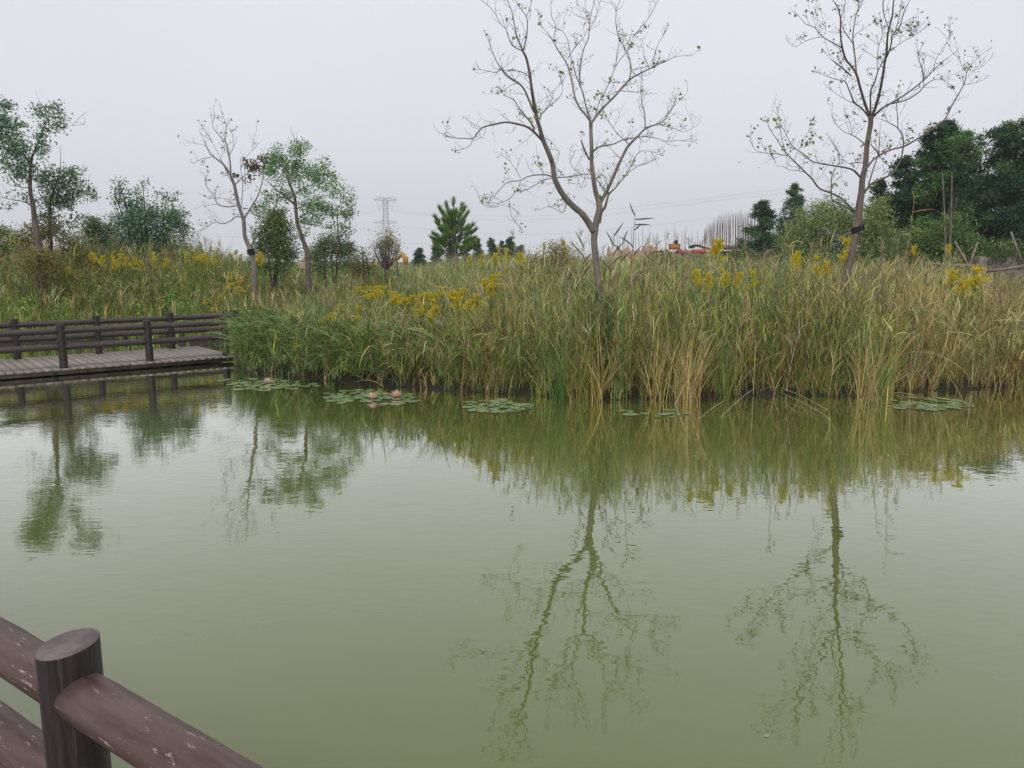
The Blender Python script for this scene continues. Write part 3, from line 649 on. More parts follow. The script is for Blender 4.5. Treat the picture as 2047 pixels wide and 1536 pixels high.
GR = {
 '|in the left third of the bright yellow drift': [(718, 582), (735, 578), (745, 588), (728, 590), (742, 596), (756, 578), (760, 592), (772, 580)],
 '|in the middle third of the bright yellow drift': [(788, 590), (790, 604), (800, 598), (812, 603), (825, 600), (838, 612), (832, 628), (845, 598), (848, 618)],
 '|in the right third of the bright yellow drift': [(858, 592), (858, 640), (866, 608), (868, 595), (872, 626), (880, 582), (900, 590), (912, 596)],
 '|scattered on the lower slope before the bright drift': [(685, 617), (668, 636), (654, 640), (716, 622), (712, 640), (640, 652)],
 '|in the thin scatter right of the bright drift': [(918, 606), (940, 612), (955, 600), (925, 585), (980, 585), (1000, 560), (965, 565)],
 '|over the left bank behind the boardwalk': [(150, 500), (170, 508), (188, 512), (205, 520), (226, 510), (240, 516), (232, 526), (252, 522), (272, 520), (282, 528), (310, 512), (330, 524), (140, 540)],
 '|on the skyline around the leaning bare tree': [(372, 512), (388, 508), (402, 514), (415, 516), (430, 517), (462, 512), (474, 506), (482, 514), (512, 510), (520, 518)],
 '|low on the bank just beyond the far railing': [(460, 553), (412, 606), (440, 600), (462, 572), (478, 582), (430, 622), (480, 560)],
 '|among the reeds between the two bare trees': [(1400, 550), (1412, 562), (1442, 548), (1450, 556), (1510, 552), (1600, 522), (1590, 512), (1636, 524), (1648, 530), (1480, 560)],
 '|on the skyline between the pine and middle bare tree': [(1000, 498), (985, 512), (1018, 505), (1040, 512), (962, 516), (935, 520), (1088, 492), (1128, 488)],
 '|beside the beam at the right edge': [(1893, 498), (1910, 508), (1918, 514), (1825, 496)],
}
gi = 0
def place_gold(px, py, label, Y=None, sc=1.0):
    global gi
    dep = PITCH - math.atan((768 - py) / F)
    if Y is None:
        b = float(shore(PXZ(px, 790, 0)[0]))
        Y = b + 1.0
        for Yt in np.arange(b + .5, 40, .4):
            p_ = PX(px, py, Yt); Y = Yt
            if p_[2] >= float(top_z(np.array(p_[0]), np.array(Yt))) * .98 and sdist(p_[0], Yt) > .4: continue
            if sdist(p_[0], Yt) > .4: break
        # find first Y where the ray dips into the plants
        for Yt in np.arange(12, 40, .3):
            p_ = PX(px, py, Yt)
            if sdist(p_[0], Yt) > .45 and p_[2] < float(top_z(np.array(p_[0]), np.array(Yt))) * 1.04: Y = Yt; break
        else: Y = rnd.uniform(20, 26)
    p_ = PX(px, py, Y); g = float(ground_h(p_[0], p_[1])); H = p_[2] - g + .09
    src = gp[gi % 3]; o = src if gi < 3 else copy_tree(src); gi += 1
    o.location = (p_[0], p_[1], g); k = H / .98; o.scale = (min(max(k, .75), 1.0) * sc, min(max(k, .75), 1.0) * sc, k); o.rotation_euler = (0, rnd.uniform(-.05, .05), rnd.uniform(0, 6.28)); o['label'] = label
    o['category'] = 'goldenrod'; o['group'] = 'goldenrod in bloom across the meadow'
    return o
for lb, pts in GR.items():
    pts = sorted(pts)
    for k, (a, b) in enumerate(pts): place_gold(a, b, '%s goldenrod from the left %s' % (ORD[k], lb.split('|')[1]), sc=.6 if 'two bare' in lb else .75 if ('skyline' in lb or 'left bank' in lb) else .95)
for (a, b, Y, sc, lb) in ((1435, 492, 13.6, 1.2, 'large goldenrod plume on the skyline right of the red sheet metal'), (1944, 545, 13.2, 1.3, 'biggest bright goldenrod plume leaning at the right edge of the reeds'),
                          (1905, 549, 13.2, 1.0, 'goldenrod plume left of the biggest one at the right edge'), (1927, 574, 12.9, 1.1, 'goldenrod plume hanging below the biggest one at the right edge'),
                          (1697, 488, 12.9, .9, 'goldenrod plume against the trunk of the right bare tree'), (1508, 728, 11.75, .9, 'lone goldenrod low in the reeds above the waterline')):
    o = place_gold(a, b, lb, Y, sc)

# ------------------------------------------------------------------ trees
def limb_tree(name, label, cat, Y, conv, limbs, bark, group=None, base_off=0, seed=1, twig_len=.45, twig_n=1.0, twr=.0032, wmin=0, leafspec=None, wscale=1.0, spread=.55, collect=None):
    """limbs: polylines (x, y, width) in photo-derived units; every limb gets its own depth, radius and side shoots"""
    r0 = random.Random(seed); k = 1.0
    nodes = []   # 2d (px,py), depth
    allp = []
    for li, lm in enumerate(limbs):
        pts = [conv(p[0], p[1]) + (p[2] * conv.s,) if len(p) > 2 else conv(p[0], p[1]) + (None,) for p in lm]
        ws = [p[2] for p in pts]; idx = [i for i, v in enumerate(ws) if v is not None]
        if not idx: ws = [5 * conv.s] + [None] * (len(ws) - 1); idx = [0]
        if idx[-1] != len(ws) - 1: ws[-1] = 2.2 * conv.s; idx.append(len(ws) - 1)
        if idx[0] != 0: ws[0] = ws[idx[0]]; idx = [0] + idx
        ww = np.interp(range(len(ws)), idx, [ws[i] for i in idx])
        if nodes:
            j = min(range(len(nodes)), key=lambda q: (nodes[q][0] - pts[0][0]) ** 2 + (nodes[q][1] - pts[0][1]) ** 2); d0 = nodes[j][2]
        else: d0 = 0.0
        sl = 0 if li == 0 else r0.uniform(-spread, spread) * 1.25; dep = d0; P = []; Rr = []
        for i, p in enumerate(pts):
            if i: dep += sl * math.hypot(p[0] - pts[i - 1][0], p[1] - pts[i - 1][1]) * Y / F
            q = PX(p[0], p[1], Y + dep); P.append(q); Rr.append(max(ww[i] * wscale * Y / F * .5, .0028))
        # densify nodes
        for i in range(len(pts) - 1):
            for t in (0, .25, .5, .75, 1):
                nodes.append((pts[i][0] * (1 - t) + pts[i + 1][0] * t, pts[i][1] * (1 - t) + pts[i + 1][1] * t, (P[i][1] * (1 - t) + P[i + 1][1] * t) - Y))
        allp.append((np.array(P), np.array(Rr)))
    P0 = allp[0][0][0]; g = float(ground_h(P0[0], P0[1]))
    root = empty(name, (P0[0], P0[1], g), label, cat, group)
    if P0[2] > g:
        allp[0] = (np.vstack([[P0[0], P0[1], g - .1], allp[0][0]]), np.concatenate([[allp[0][1][0] * 1.15], allp[0][1]]))
    tb = Tubes(); tips = []
    for (P, Rr) in allp: tb.add(P, Rr, 9 if Rr[0] > .02 else 6, sub=4, bump=.02)
    tb.build('trunk', bark, root)
    tw = Tubes()
    def twig(p, d, L, r, lev):
        n = 4; pts = [p]; dd = d.copy()
        for i in range(n):
            dd = dd + np.array((r0.gauss(0, .22), r0.gauss(0, .22), r0.gauss(.10, .18))); dd /= np.linalg.norm(dd); pts.append(pts[-1] + dd * L / n)
        tw.add(pts, np.linspace(r, r * .45, n + 1), 3, cap=False)
        if lev:
            for i in range(1, n + 1):
                if r0.random() < .75:
                    e = dd * .6 + np.array((r0.gauss(0, .6), r0.gauss(0, .6), r0.gauss(.15, .45))); e /= np.linalg.norm(e)
                    twig(pts[i], e, L * r0.uniform(.35, .7), r * .7, lev - 1)
        else: tips.append(pts[-1]); tips.append(pts[2])
    for li, (P, Rr) in enumerate(allp):
        for i in range(len(P) - 1):
            seg = P[i + 1] - P[i]; L = np.linalg.norm(seg); rr = Rr[i]
            if rr > .033: continue
            m = L / .17 * twig_n; cnt = int(m) + (r0.random() < m % 1)
            for _ in range(cnt):
                t = r0.random(); d = seg / (L + 1e-9); e = np.array((r0.gauss(0, .75), r0.gauss(0, .7), r0.gauss(.25, .6))); d = d * .7 + e; d /= np.linalg.norm(d)
                twig(P[i] + seg * t, d, twig_len * r0.uniform(.45, 1.1), twr, 1 if r0.random() < .75 else 0)
        d = P[-1] - P[-2]; d /= np.linalg.norm(d); twig(P[-1], d, twig_len * .45, twr, 1)
    if tw.n: tw.build('twigs', MT['twig'], root)
    if leafspec and tips:
        T = np.array(tips); r2 = Rib()
        for (prob, size, cols, wts, nper, sp) in leafspec:
            t = T[rng.random(len(T)) < prob]
            for _ in range(nper): r2.leaves(t + rng.normal(0, sp, t.shape), size * rng.uniform(.6, 1.3, len(t)), pal(len(t), cols, wts), asp=.85, droop=.8)
        if r2.n: r2.build('leaves', MT['leaf'], root)
    return root, allp
class conv3:
    def __init__(s, x0, y0, sc): s.x0, s.y0, s.s = x0, y0, sc
    def __call__(s, x, y): return (s.x0 + x * s.s, s.y0 + y * s.s)
C3 = conv3(850, 0, .2931); C4 = conv3(1447, 0, .2931); C2 = conv3(380, 200, .2501); C1 = conv3(0, 150, .2501)
T1 = [
 [(1200, 2180, 66), (1190, 2040, 62), (1175, 1900, 58), (1160, 1740, 54), (1152, 1640, 54), (1160, 1560, 56), (1172, 1490, 52), (1187, 1430, 50), (1185, 1380, 48), (1160, 1300, 38), (1145, 1200, 35), (1135, 1100, 33), (1135, 1000, 31), (1130, 900, 29), (1130, 825, 32)],
 [(1150, 1580, 60), (1110, 1515, 54), (1060, 1450, 50), (1010, 1410, 50), (940, 1330, 46), (890, 1240, 42), (878, 1190, 40), (868, 1120, 38), (840, 1040, 37), (805, 960, 34), (780, 870, 31), (765, 820, 29), (745, 720, 26), (725, 600, 22), (712, 500, 20), (690, 400, 18), (665, 350, 16)],
 [(665, 350, 12), (625, 250, 9), (610, 180, 8), (590, 80, 6), (560, 0, 5), (550, -60, 3)],
 [(668, 350, 10), (690, 260, 9), (697, 180, 7), (690, 115, 6), (650, 60, 4), (610, -10, 3)], [(690, 115, 5), (708, 70, 4), (725, 10, 3), (722, -30, 2)],
 [(665, 350, 9), (590, 305, 8), (550, 200, 6), (515, 165, 5), (460, 70, 5), (380, 0, 4), (350, -30, 3)],
 [(800, 960, 20), (740, 900, 18), (690, 865, 16), (620, 845, 15), (550, 835, 14), (470, 850, 13), (395, 870, 12), (355, 910, 10), (325, 945, 8), (260, 945, 6), (190, 940, 5), (110, 910, 3)],
 [(325, 945, 6), (310, 985, 5), (280, 1010, 4), (230, 1025, 3)], [(395, 870, 5), (350, 860, 4), (310, 835, 3)],
 [(740, 905, 13), (738, 865, 12), (690, 800, 11), (640, 740, 9), (610, 690, 7), (580, 670, 6), (545, 655, 4)],
 [(765, 800, 15), (735, 750, 14), (710, 690, 13), (680, 620, 13), (640, 570, 12), (590, 540, 11), (550, 510, 11), (520, 470, 9), (490, 425, 6), (465, 370, 5), (440, 300, 4), (428, 270, 3)],
 [(520, 475, 6), (480, 495, 5), (400, 480, 4), (340, 475, 2)], [(640, 570, 5), (590, 580, 4), (540, 620, 3)],
 [(712, 535, 8), (690, 510, 7), (650, 490, 7), (600, 480, 5), (550, 480, 3)],
 [(780, 815, 9), (800, 770, 8), (840, 730, 7), (890, 690, 6), (930, 640, 4), (940, 560, 3)], [(840, 730, 6), (862, 680, 5), (880, 620, 4), (935, 565, 3)],
 [(878, 1212, 12), (830, 1195, 11), (750, 1195, 10), (690, 1210, 9), (650, 1232, 8), (580, 1240, 6), (540, 1260, 5), (480, 1330, 3)],
 [(650, 1240, 6), (630, 1290, 5), (570, 1360, 5), (500, 1390, 4), (430, 1415, 3), (400, 1395, 2)], [(572, 1360, 4), (577, 1420, 4), (600, 1500, 3), (640, 1540, 2)],
 [(870, 1215, 7), (810, 1230, 6), (740, 1270, 6), (670, 1305, 5), (630, 1290, 3)], [(650, 1215, 5), (620, 1160, 4), (590, 1120, 3), (578, 1090, 3)],
 [(890, 1215, 9), (950, 1210, 8), (1020, 1200, 8), (1080, 1190, 7), (1125, 1190, 6)], [(950, 1205, 5), (920, 1170, 5), (890, 1130, 4), (915, 1040, 3), (860, 970, 2)],
 [(1075, 1190, 5), (1020, 1160, 5), (990, 1110, 4), (985, 1060, 3)], [(1040, 1205, 5), (1060, 1285, 4), (1085, 1225, 4), (1100, 1195, 3)],
 [(985, 1385, 12), (962, 1400, 8), (940, 1450, 6), (890, 1430, 4), (840, 1410, 4), (785, 1430, 2)], [(880, 1240, 6), (885, 1270, 4), (872, 1305, 3)],
 [(1128, 830, 18), (1090, 780, 16), (1050, 730, 15), (1020, 660, 14), (1000, 560, 13), (980, 480, 12), (960, 425, 11), (910, 350, 9), (870, 280, 8), (830, 220, 5), (790, 180, 4), (770, 110, 3)],
 [(870, 280, 7), (886, 220, 6), (885, 160, 5), (862, 110, 5), (856, 0, 3), (854, -50, 2)], [(975, 395, 7), (1010, 340, 7), (1060, 280, 5), (1095, 235, 3)],
 [(1130, 830, 13), (1100, 740, 12), (1070, 620, 11), (1030, 520, 9), (1000, 420, 7), (985, 360, 6), (970, 270, 5), (930, 210, 4), (880, 190, 3)],
 [(1062, 600, 11), (1054, 520, 11), (1060, 440, 10), (1080, 340, 9), (1110, 270, 8), (1120, 200, 7), (1125, 130, 6), (1140, 60, 5), (1160, 0, 4), (1178, -50, 3)],
 [(1123, 180, 5), (1100, 110, 5), (1090, 40, 4), (1095, -30, 3)], [(1121, 200, 5), (1160, 130, 4), (1190, 20, 3)],
 [(1140, 830, 20), (1170, 790, 19), (1220, 730, 17), (1290, 660, 16), (1350, 590, 15), (1400, 540, 14), (1460, 505, 12), (1530, 470, 11), (1590, 440, 9), (1650, 415, 7), (1700, 390, 5), (1770, 380, 3)],
 [(1390, 545, 9), (1405, 470, 9), (1385, 380, 8), (1350, 310, 7), (1315, 240, 7), (1300, 150, 6), (1300, 70, 5), (1268, 10, 3), (1250, -20, 2)], [(1300, 70, 4), (1322, 20, 4), (1340, -40, 3)],
 [(1160, 790, 10), (1190, 690, 8), (1240, 600, 8), (1280, 500, 7), (1320, 420, 6), (1380, 345, 6), (1420, 250, 5), (1480, 180, 5), (1540, 100, 4), (1580, 20, 3), (1600, -30, 2)], [(1300, 450, 5), (1305, 380, 4), (1320, 290, 3), (1320, 220, 2)],
 [(1550, 462, 7), (1562, 380, 6), (1590, 300, 4), (1620, 250, 3)], [(1270, 650, 6), (1305, 625, 6), (1400, 625, 5), (1490, 640, 2)], [(1405, 480, 6), (1460, 465, 5), (1530, 455, 4)],
 [(1355, 320, 5), (1390, 280, 5), (1400, 250, 4), (1450, 220, 3)], [(1530, 470, 6), (1500, 400, 5), (1480, 330, 3)],
 [(1118, 1090, 15), (1085, 1020, 14), (1066, 965, 11), (1064, 958, 9)],
 [(1195, 1380, 30), (1245, 1290, 28), (1290, 1190, 26), (1330, 1100, 24), (1370, 1020, 22), (1400, 980, 20), (1450, 930, 16), (1500, 880, 14), (1560, 855, 11), (1620, 830, 8), (1680, 750, 5), (1700, 700, 3)],
 [(1500, 885, 9), (1497, 780, 8), (1478, 700, 7), (1470, 600, 5), (1480, 520, 3)], [(1500, 932, 7), (1580, 945, 6), (1640, 965, 5), (1720, 960, 4), (1800, 965, 3)],
 [(1395, 990, 8), (1330, 930, 7), (1270, 860, 6), (1220, 760, 4), (1190, 700, 3)], [(1145, 1040, 12), (1160, 1020, 12), (1200, 1000, 12), (1280, 985, 11), (1350, 955, 10), (1430, 940, 9), (1500, 930, 8)],
 [(1600, 850, 5), (1700, 880, 4), (1770, 900, 3), (1850, 860, 2)], [(1560, 858, 6), (1620, 810, 5), (1700, 720, 4), (1780, 640, 3), (1790, 600, 2)], [(1330, 1080, 6), (1300, 1050, 5), (1280, 1030, 3)],
 [(1190, 1520, 22), (1202, 1450, 24), (1228, 1410, 22), (1250, 1330, 20), (1290, 1290, 12), (1340, 1230, 10), (1380, 1180, 9), (1440, 1060, 6), (1490, 1030, 4), (1555, 1040, 3)],
 [(1380, 1182, 6), (1460, 1130, 5), (1540, 1100, 4), (1605, 1070, 2)], [(1250, 1330, 11), (1220, 1300, 10), (1180, 1240, 9), (1150, 1220, 8), (1090, 1215, 5)], [(1250, 1330, 12), (1244, 1270, 9)],
]
LS1 = [(.30, .026, [(.10, .085, .075), (.15, .12, .10)], [2, 1], 1, .012), (.05, .05, [(.30, .36, .07), (.22, .30, .06), (.4, .42, .12)], [2, 2, 1], 3, .03)]
limb_tree('bare_tree', 'middle bare grey tree forking low above the reeds, with few yellow-green leaves', 'tree', 11.95, C3, T1, MT['bark'], 'bare trees on the pond bank', leafspec=LS1, twig_n=1.25, twig_len=.28, seed=3, wscale=.82)
T2 = [
 [(770, 2130, 68), (800, 2020, 64), (820, 1925, 60), (858, 1790, 56), (890, 1650, 54), (912, 1535, 58), (922, 1420, 58), (938, 1310, 48), (945, 1220, 44), (965, 1130, 40), (975, 1000, 37), (986, 930, 36), (1000, 850, 36), (1002, 790, 42)],
 [(992, 790, 22), (960, 700, 20), (930, 600, 18), (905, 510, 16), (875, 460, 15), (830, 400, 14), (805, 310, 13), (795, 220, 11), (795, 130, 9), (780, 60, 7), (740, 0, 5), (700, -40, 3)],
 [(903, 500, 13), (895, 400, 12), (885, 320, 11), (880, 240, 9), (895, 140, 8), (915, 60, 7), (917, 0, 5), (910, -50, 3)], [(797, 130, 6), (820, 60, 5), (830, 0, 4), (835, -40, 3)], [(915, 80, 5), (945, 20, 4), (955, -40, 3)],
 [(803, 325, 8), (740, 290, 7), (670, 250, 6), (620, 190, 5), (560, 165, 4), (510, 110, 2)], [(670, 255, 4), (600, 265, 4), (540, 290, 3), (490, 320, 3), (455, 300, 2)], [(620, 190, 3), (640, 140, 3), (625, 80, 2)],
 [(883, 300, 7), (820, 210, 6), (800, 140, 4), (790, 90, 3)], [(870, 520, 11), (810, 468, 10), (760, 428, 9), (725, 400, 3)],
 [(985, 795, 14), (940, 740, 12), (890, 700, 11), (860, 630, 9), (825, 555, 7), (770, 545, 5), (700, 520, 4), (650, 500, 2)], [(888, 705, 5), (850, 690, 4), (780, 650, 3), (720, 600, 2)], [(825, 555, 5), (845, 510, 4), (860, 470, 3)],
 [(1000, 790, 14), (1000, 700, 12), (1002, 620, 11), (1030, 560, 9), (1050, 490, 8), (1075, 440, 6), (1100, 400, 5)], [(1050, 490, 6), (1045, 400, 6), (1060, 300, 5), (1085, 220, 4), (1070, 150, 3)],
 [(1012, 795, 22), (1045, 700, 20), (1065, 620, 19), (1080, 540, 18), (1095, 440, 16), (1110, 360, 15), (1115, 260, 13), (1130, 180, 11), (1150, 100, 10), (1155, 30, 8), (1165, -50, 5)],
 [(1112, 390, 12), (1140, 310, 11), (1150, 240, 10), (1200, 180, 8), (1230, 80, 6), (1260, 20, 4), (1285, -50, 3)], [(1125, 200, 7), (1100, 130, 6), (1085, 60, 5), (1085, -20, 3)], [(1145, 345, 5), (1220, 285, 4), (1290, 250, 4), (1360, 200, 2)], [(1170, 220, 6), (1195, 120, 5), (1205, 40, 4), (1215, -40, 3)],
 [(1150, 240, 5), (1240, 210, 3), (1290, 200, 2)],
 [(1020, 795, 18), (1080, 740, 16), (1150, 700, 14), (1230, 650, 12), (1300, 600, 11), (1370, 540, 10), (1420, 490, 8), (1470, 440, 6), (1520, 400, 4), (1545, 380, 3)],
 [(1150, 708, 10), (1250, 680, 9), (1330, 630, 8), (1365, 590, 7), (1420, 550, 4), (1480, 545, 2)], [(1365, 545, 6), (1355, 480, 5), (1330, 400, 4), (1322, 335, 2)], [(1430, 485, 5), (1450, 400, 4), (1500, 320, 3), (1545, 235, 2)], [(1365, 590, 5), (1360, 540, 4), (1350, 470, 3)],
 [(980, 1140, 16), (1020, 1090, 14), (1080, 1050, 13), (1150, 1020, 12), (1230, 1000, 13), (1300, 960, 13), (1380, 910, 12), (1450, 860, 12), (1510, 810, 11), (1550, 730, 10), (1590, 660, 9), (1640, 570, 8), (1655, 500, 6), (1690, 440, 4), (1760, 370, 2)],
 [(1640, 580, 4), (1700, 570, 3), (1760, 550, 2)], [(1655, 500, 4), (1620, 440, 3), (1600, 360, 2)], [(1690, 490, 3), (1760, 455, 3), (1810, 410, 2)], [(1590, 660, 4), (1560, 600, 3), (1500, 550, 2)],
 [(955, 1320, 20), (1000, 1260, 17), (1060, 1230, 15), (1140, 1190, 14), (1180, 1140, 13), (1210, 1080, 12), (1225, 960, 11), (1190, 880, 8), (1130, 840, 5), (1060, 810, 3)], [(1188, 875, 7), (1180, 740, 6), (1168, 650, 3)], [(1172, 1138, 6), (1110, 1120, 5), (1070, 1075, 4), (1010, 1000, 3)],
 [(985, 1270, 12), (1020, 1150, 10), (1050, 1060, 8), (1062, 960, 6), (1065, 890, 3)],
 [(935, 1215, 16), (880, 1160, 14), (800, 1140, 12), (740, 1130, 11), (660, 1115, 9), (600, 1100, 8), (540, 1050, 7), (470, 1000, 5), (430, 930, 4), (400, 870, 2)], [(955, 1112, 6), (900, 1110, 5), (850, 1115, 4), (810, 1090, 2)],
 [(888, 1450, 16), (830, 1410, 14), (770, 1380, 12), (735, 1355, 11), (733, 1290, 9), (736, 1210, 9), (760, 1150, 7), (790, 1100, 5), (770, 1020, 4), (735, 960, 2)], [(733, 1355, 5), (745, 1400, 4), (770, 1480, 2)],
 [(888, 1440, 14), (820, 1370, 12), (770, 1335, 12), (710, 1310, 13), (650, 1285, 13), (600, 1220, 11), (560, 1180, 10), (500, 1120, 9), (430, 1050, 8), (380, 980, 6), (340, 920, 4), (310, 870, 2)],
 [(560, 1180, 6), (510, 1165, 5), (450, 1160, 4), (400, 1135, 4), (360, 1130, 3), (340, 1070, 2)], [(440, 1065, 5), (350, 1050, 5), (280, 1045, 4), (210, 1020, 3), (180, 940, 2)], [(425, 1045, 5), (395, 950, 4), (382, 850, 3), (375, 770, 2)], [(480, 1095, 4), (540, 960, 3), (600, 870, 2)],
 [(975, 1000, 9), (920, 950, 7), (870, 920, 6), (820, 900, 4), (755, 840, 2)], [(870, 920, 4), (862, 840, 3), (830, 790, 2)], [(1000, 985, 6), (1050, 1040, 5), (1060, 1060, 4)],
]
LS2 = [(.34, .03, [(.10, .085, .075), (.13, .12, .08)], [2, 1], 1, .012), (.10, .05, [(.26, .30, .07), (.18, .22, .07), (.36, .36, .12)], [2, 2, 1], 3, .03)]
t2, _ = limb_tree('bare_tree', 'right bare tree with thick dark trunk before the evergreens, black band on it', 'tree', 12.5, C4, T2, MT['barkr'], 'bare trees on the pond bank', leafspec=LS2, twig_n=1.2, twig_len=.29, seed=8, wscale=.86)
tb = Tubes(); a = PX(*C4(915, 1560), 12.5); b = PX(*C4(925, 1515), 12.5)
for dz in (-.03, 0, .03): tb.add([np.array((a[0] + .088 * math.cos(t), 12.5 + .088 * math.sin(t), a[2] + dz + .03 * math.cos(t))) for t in np.linspace(0, 6.283, 17)], .014, 6, cap=False)
tb.build('trunk_strap', MT['rope'], t2)
T3 = [
 [(515, 1420, 50), (505, 1300, 48), (483, 1200, 46), (440, 1100, 38), (430, 1000, 36), (425, 950, 34), (400, 880, 31), (375, 790, 32), (355, 690, 28), (325, 610, 24), (270, 520, 18), (210, 470, 13), (160, 430, 10), (120, 340, 6), (100, 300, 4)],
 [(325, 610, 16), (320, 500, 14), (300, 400, 12), (290, 350, 10), (230, 280, 8), (190, 230, 6), (175, 160, 4)], [(288, 350, 7), (278, 300, 6), (290, 210, 5), (270, 150, 4), (250, 100, 3)],
 [(378, 845, 12), (290, 855, 11), (220, 830, 10), (185, 760, 8), (130, 690, 6), (120, 620, 4)], [(425, 942, 11), (370, 935, 10), (320, 970, 9), (260, 990, 8), (190, 980, 6), (120, 1030, 4), (70, 1045, 3)],
 [(375, 830, 6), (310, 820, 5), (270, 790, 4), (200, 780, 3)], [(435, 945, 18), (480, 870, 15), (540, 770, 12), (575, 660, 10), (592, 560, 6)], [(490, 1165, 16), (520, 1110, 14), (580, 1020, 12), (640, 930, 10), (690, 840, 8), (730, 700, 6), (748, 600, 4)],
 [(492, 1150, 8), (515, 1090, 7), (470, 1050, 4)], [(358, 680, 9), (420, 620, 8), (460, 590, 5)], [(410, 880, 7), (415, 790, 7), (420, 680, 6), (410, 590, 5), (400, 500, 3)], [(165, 460, 6), (100, 470, 5), (40, 500, 3)], [(400, 560, 5), (440, 470, 4), (520, 380, 3)], [(310, 450, 6), (350, 370, 5), (340, 290, 3)],
 [(360, 700, 6), (300, 600, 5), (250, 480, 4), (150, 290, 3)],
]
LS3 = [(.3, .07, [(.20, .22, .12), (.25, .23, .15), (.12, .13, .09)], [1, 1, 1], 1, .04)]
t3, _ = limb_tree('bare_tree', 'leaning half-bare pale tree left of the round leafy tree, trunk bent at the foot', 'tree', 20.9, C2, T3, MT['bark'], leafspec=LS3, twig_n=.7, twig_len=.5, twr=.005, seed=5, wscale=.85)
tb = Tubes(); a = PX(*C2(486, 1215), 20.9)
for dz in (-.05, 0, .05): tb.add([np.array((a[0] + .085 * math.cos(t), 20.9 + .085 * math.sin(t), a[2] + dz)) for t in np.linspace(0, 6.283, 13)], .024, 5, cap=False)
tb.build('trunk_strap', MT['rope'], t3)
r2 = Rib(); P = []
for (x, y, rx, ry, n) in ((485, 520, 60, 50, 110), (560, 500, 60, 60, 90), (520, 590, 60, 60, 70), (360, 605, 30, 20, 30), (450, 640, 40, 30, 25)):
    for _ in range(n):
        a = rnd.uniform(0, 6.28); r = math.sqrt(rnd.random()); q = PX(*C2(x + rx * r * math.cos(a), y + ry * r * math.sin(a)), 20.9 + rnd.uniform(-.3, .3)); P.append(q)
r2.leaves(np.array(P), rng.uniform(.05, .09, len(P)), pal(len(P), [(.11, .075, .055), (.10, .10, .06), (.16, .11, .08)], [2, 1, 1]), asp=.8); r2.build('dead_leaves', MT['leaf'], t3)

def crown(root, conv, Y, blobs, size, cols, wts,  dens=1.0, asp=.7, name='crown', clump_=9, cs=.16, droop=.5, dz=.8, mat=None):
    """clumped foliage inside several uneven ellipsoids"""
    r2 = Rib(); size = size * .75; cols = [(2.25 * c_[0], 2.25 * c_[1], 1.85 * c_[2]) for c_ in cols]
    for (x, y, rx, ry, k) in blobs:
        px, py = conv(x, y); c = PX(px, py, Y); a = rx * conv.s * Y / F; b = ry * conv.s * Y / F; dpt = (a + b) * .5 * dz
        n = int(k * dens * (a * b) / (size * size) * 26); nc = max(2, n // clump_)
        v = rng.standard_normal((nc, 3)); v /= np.linalg.norm(v, axis=1)[:, None]; v *= rng.random((nc, 1)) ** .42 * (1 + .14 * rng.standard_normal((nc, 1)))
        cc = c + v * np.array((a, dpt, b)) + np.array((0, rnd.uniform(-.5, .5) * dpt, 0))
        ccol = pal(nc, cols, wts, .22)
        rep = np.repeat(np.arange(nc), clump_); P = cc[rep] + rng.normal(0, cs * max(.5, min(1, (a + b) / 1.6)), (len(rep), 3)) * np.array((1, 1, .8))
        r2.leaves(P, size * rng.uniform(.55, 1.3, len(rep)), ccol[rep] * rng.uniform(.75, 1.25, (len(rep), 1)), asp=asp, droop=droop)
    return r2.build(name, mat or MT['leaf'], root)
TEAL = [(.052, .10, .068), (.075, .135, .085), (.04, .08, .052), (.12, .16, .10)]; TW = [2, 2, 1, .7]
# left-edge tree
T4 = [[(325, 1600, 76), (320, 1440, 66), (310, 1360, 54), (290, 1250, 46), (275, 1150, 40), (265, 1050, 36), (245, 950, 30), (240, 850, 28), (245, 700, 22), (270, 620, 14), (320, 500, 10), (350, 430, 8), (390, 330, 5)],
      [(262, 1045, 10), (180, 1010, 8), (100, 1000, 6), (0, 975, 4), (-60, 960, 3)], [(265, 1030, 8), (330, 980, 6), (400, 930, 4)], [(245, 720, 14), (180, 630, 12), (120, 560, 10), (60, 480, 8), (50, 350, 6), (30, 230, 3)],
      [(242, 880, 10), (180, 800, 8), (100, 740, 5), (20, 700, 3)], [(240, 900, 9), (170, 900, 7), (120, 860, 4)], [(60, 480, 7), (-20, 400, 6), (-80, 330, 4)], [(350, 430, 6), (430, 420, 5), (540, 410, 3), (640, 400, 2)]]
t4, _ = limb_tree('leafy_tree', 'tall slender leafy tree at the left edge with dark band round its trunk', 'tree', 21.0, C1, T4, MT['barkd'], seed=11, twig_n=.35, twig_len=.5, twr=.006)
crown(t4, C1, 21.0, [(20, 440, 120, 150, .75), (20, 250, 60, 60, .6), (-60, 350, 120, 160, .8), (90, 240, 40, 25, .6), (340, 290, 75, 50, .9), (455, 260, 48, 42, .9), (440, 410, 110, 65, .5), (500, 370, 50, 60, .5), (330, 490, 60, 50, .8), (325, 600, 60, 65, .8), (130, 540, 110, 80, .6), (150, 410, 70, 50, .5), (180, 610, 110, 70, .7), (80, 640, 90, 100, .5), (160, 780, 120, 80, 1.0), (30, 720, 80, 50, .5), (390, 560, 60, 30, .5), (170, 960, 120, 60, .25), (40, 1040, 90, 40, .15), (220, 700, 60, 60, .7)], .085, TEAL, TW)
tb = Tubes(); a = PX(*C1(318, 1440), 21.0); tb.add([(a[0] + .02, 21.0, a[2] - .3), (a[0] + .01, 21.0, a[2]), (a[0] - .01, 21.0, a[2] + .12)], [.135, .13, .12], 10); tb.build('trunk_strap', MT['rope'], t4)
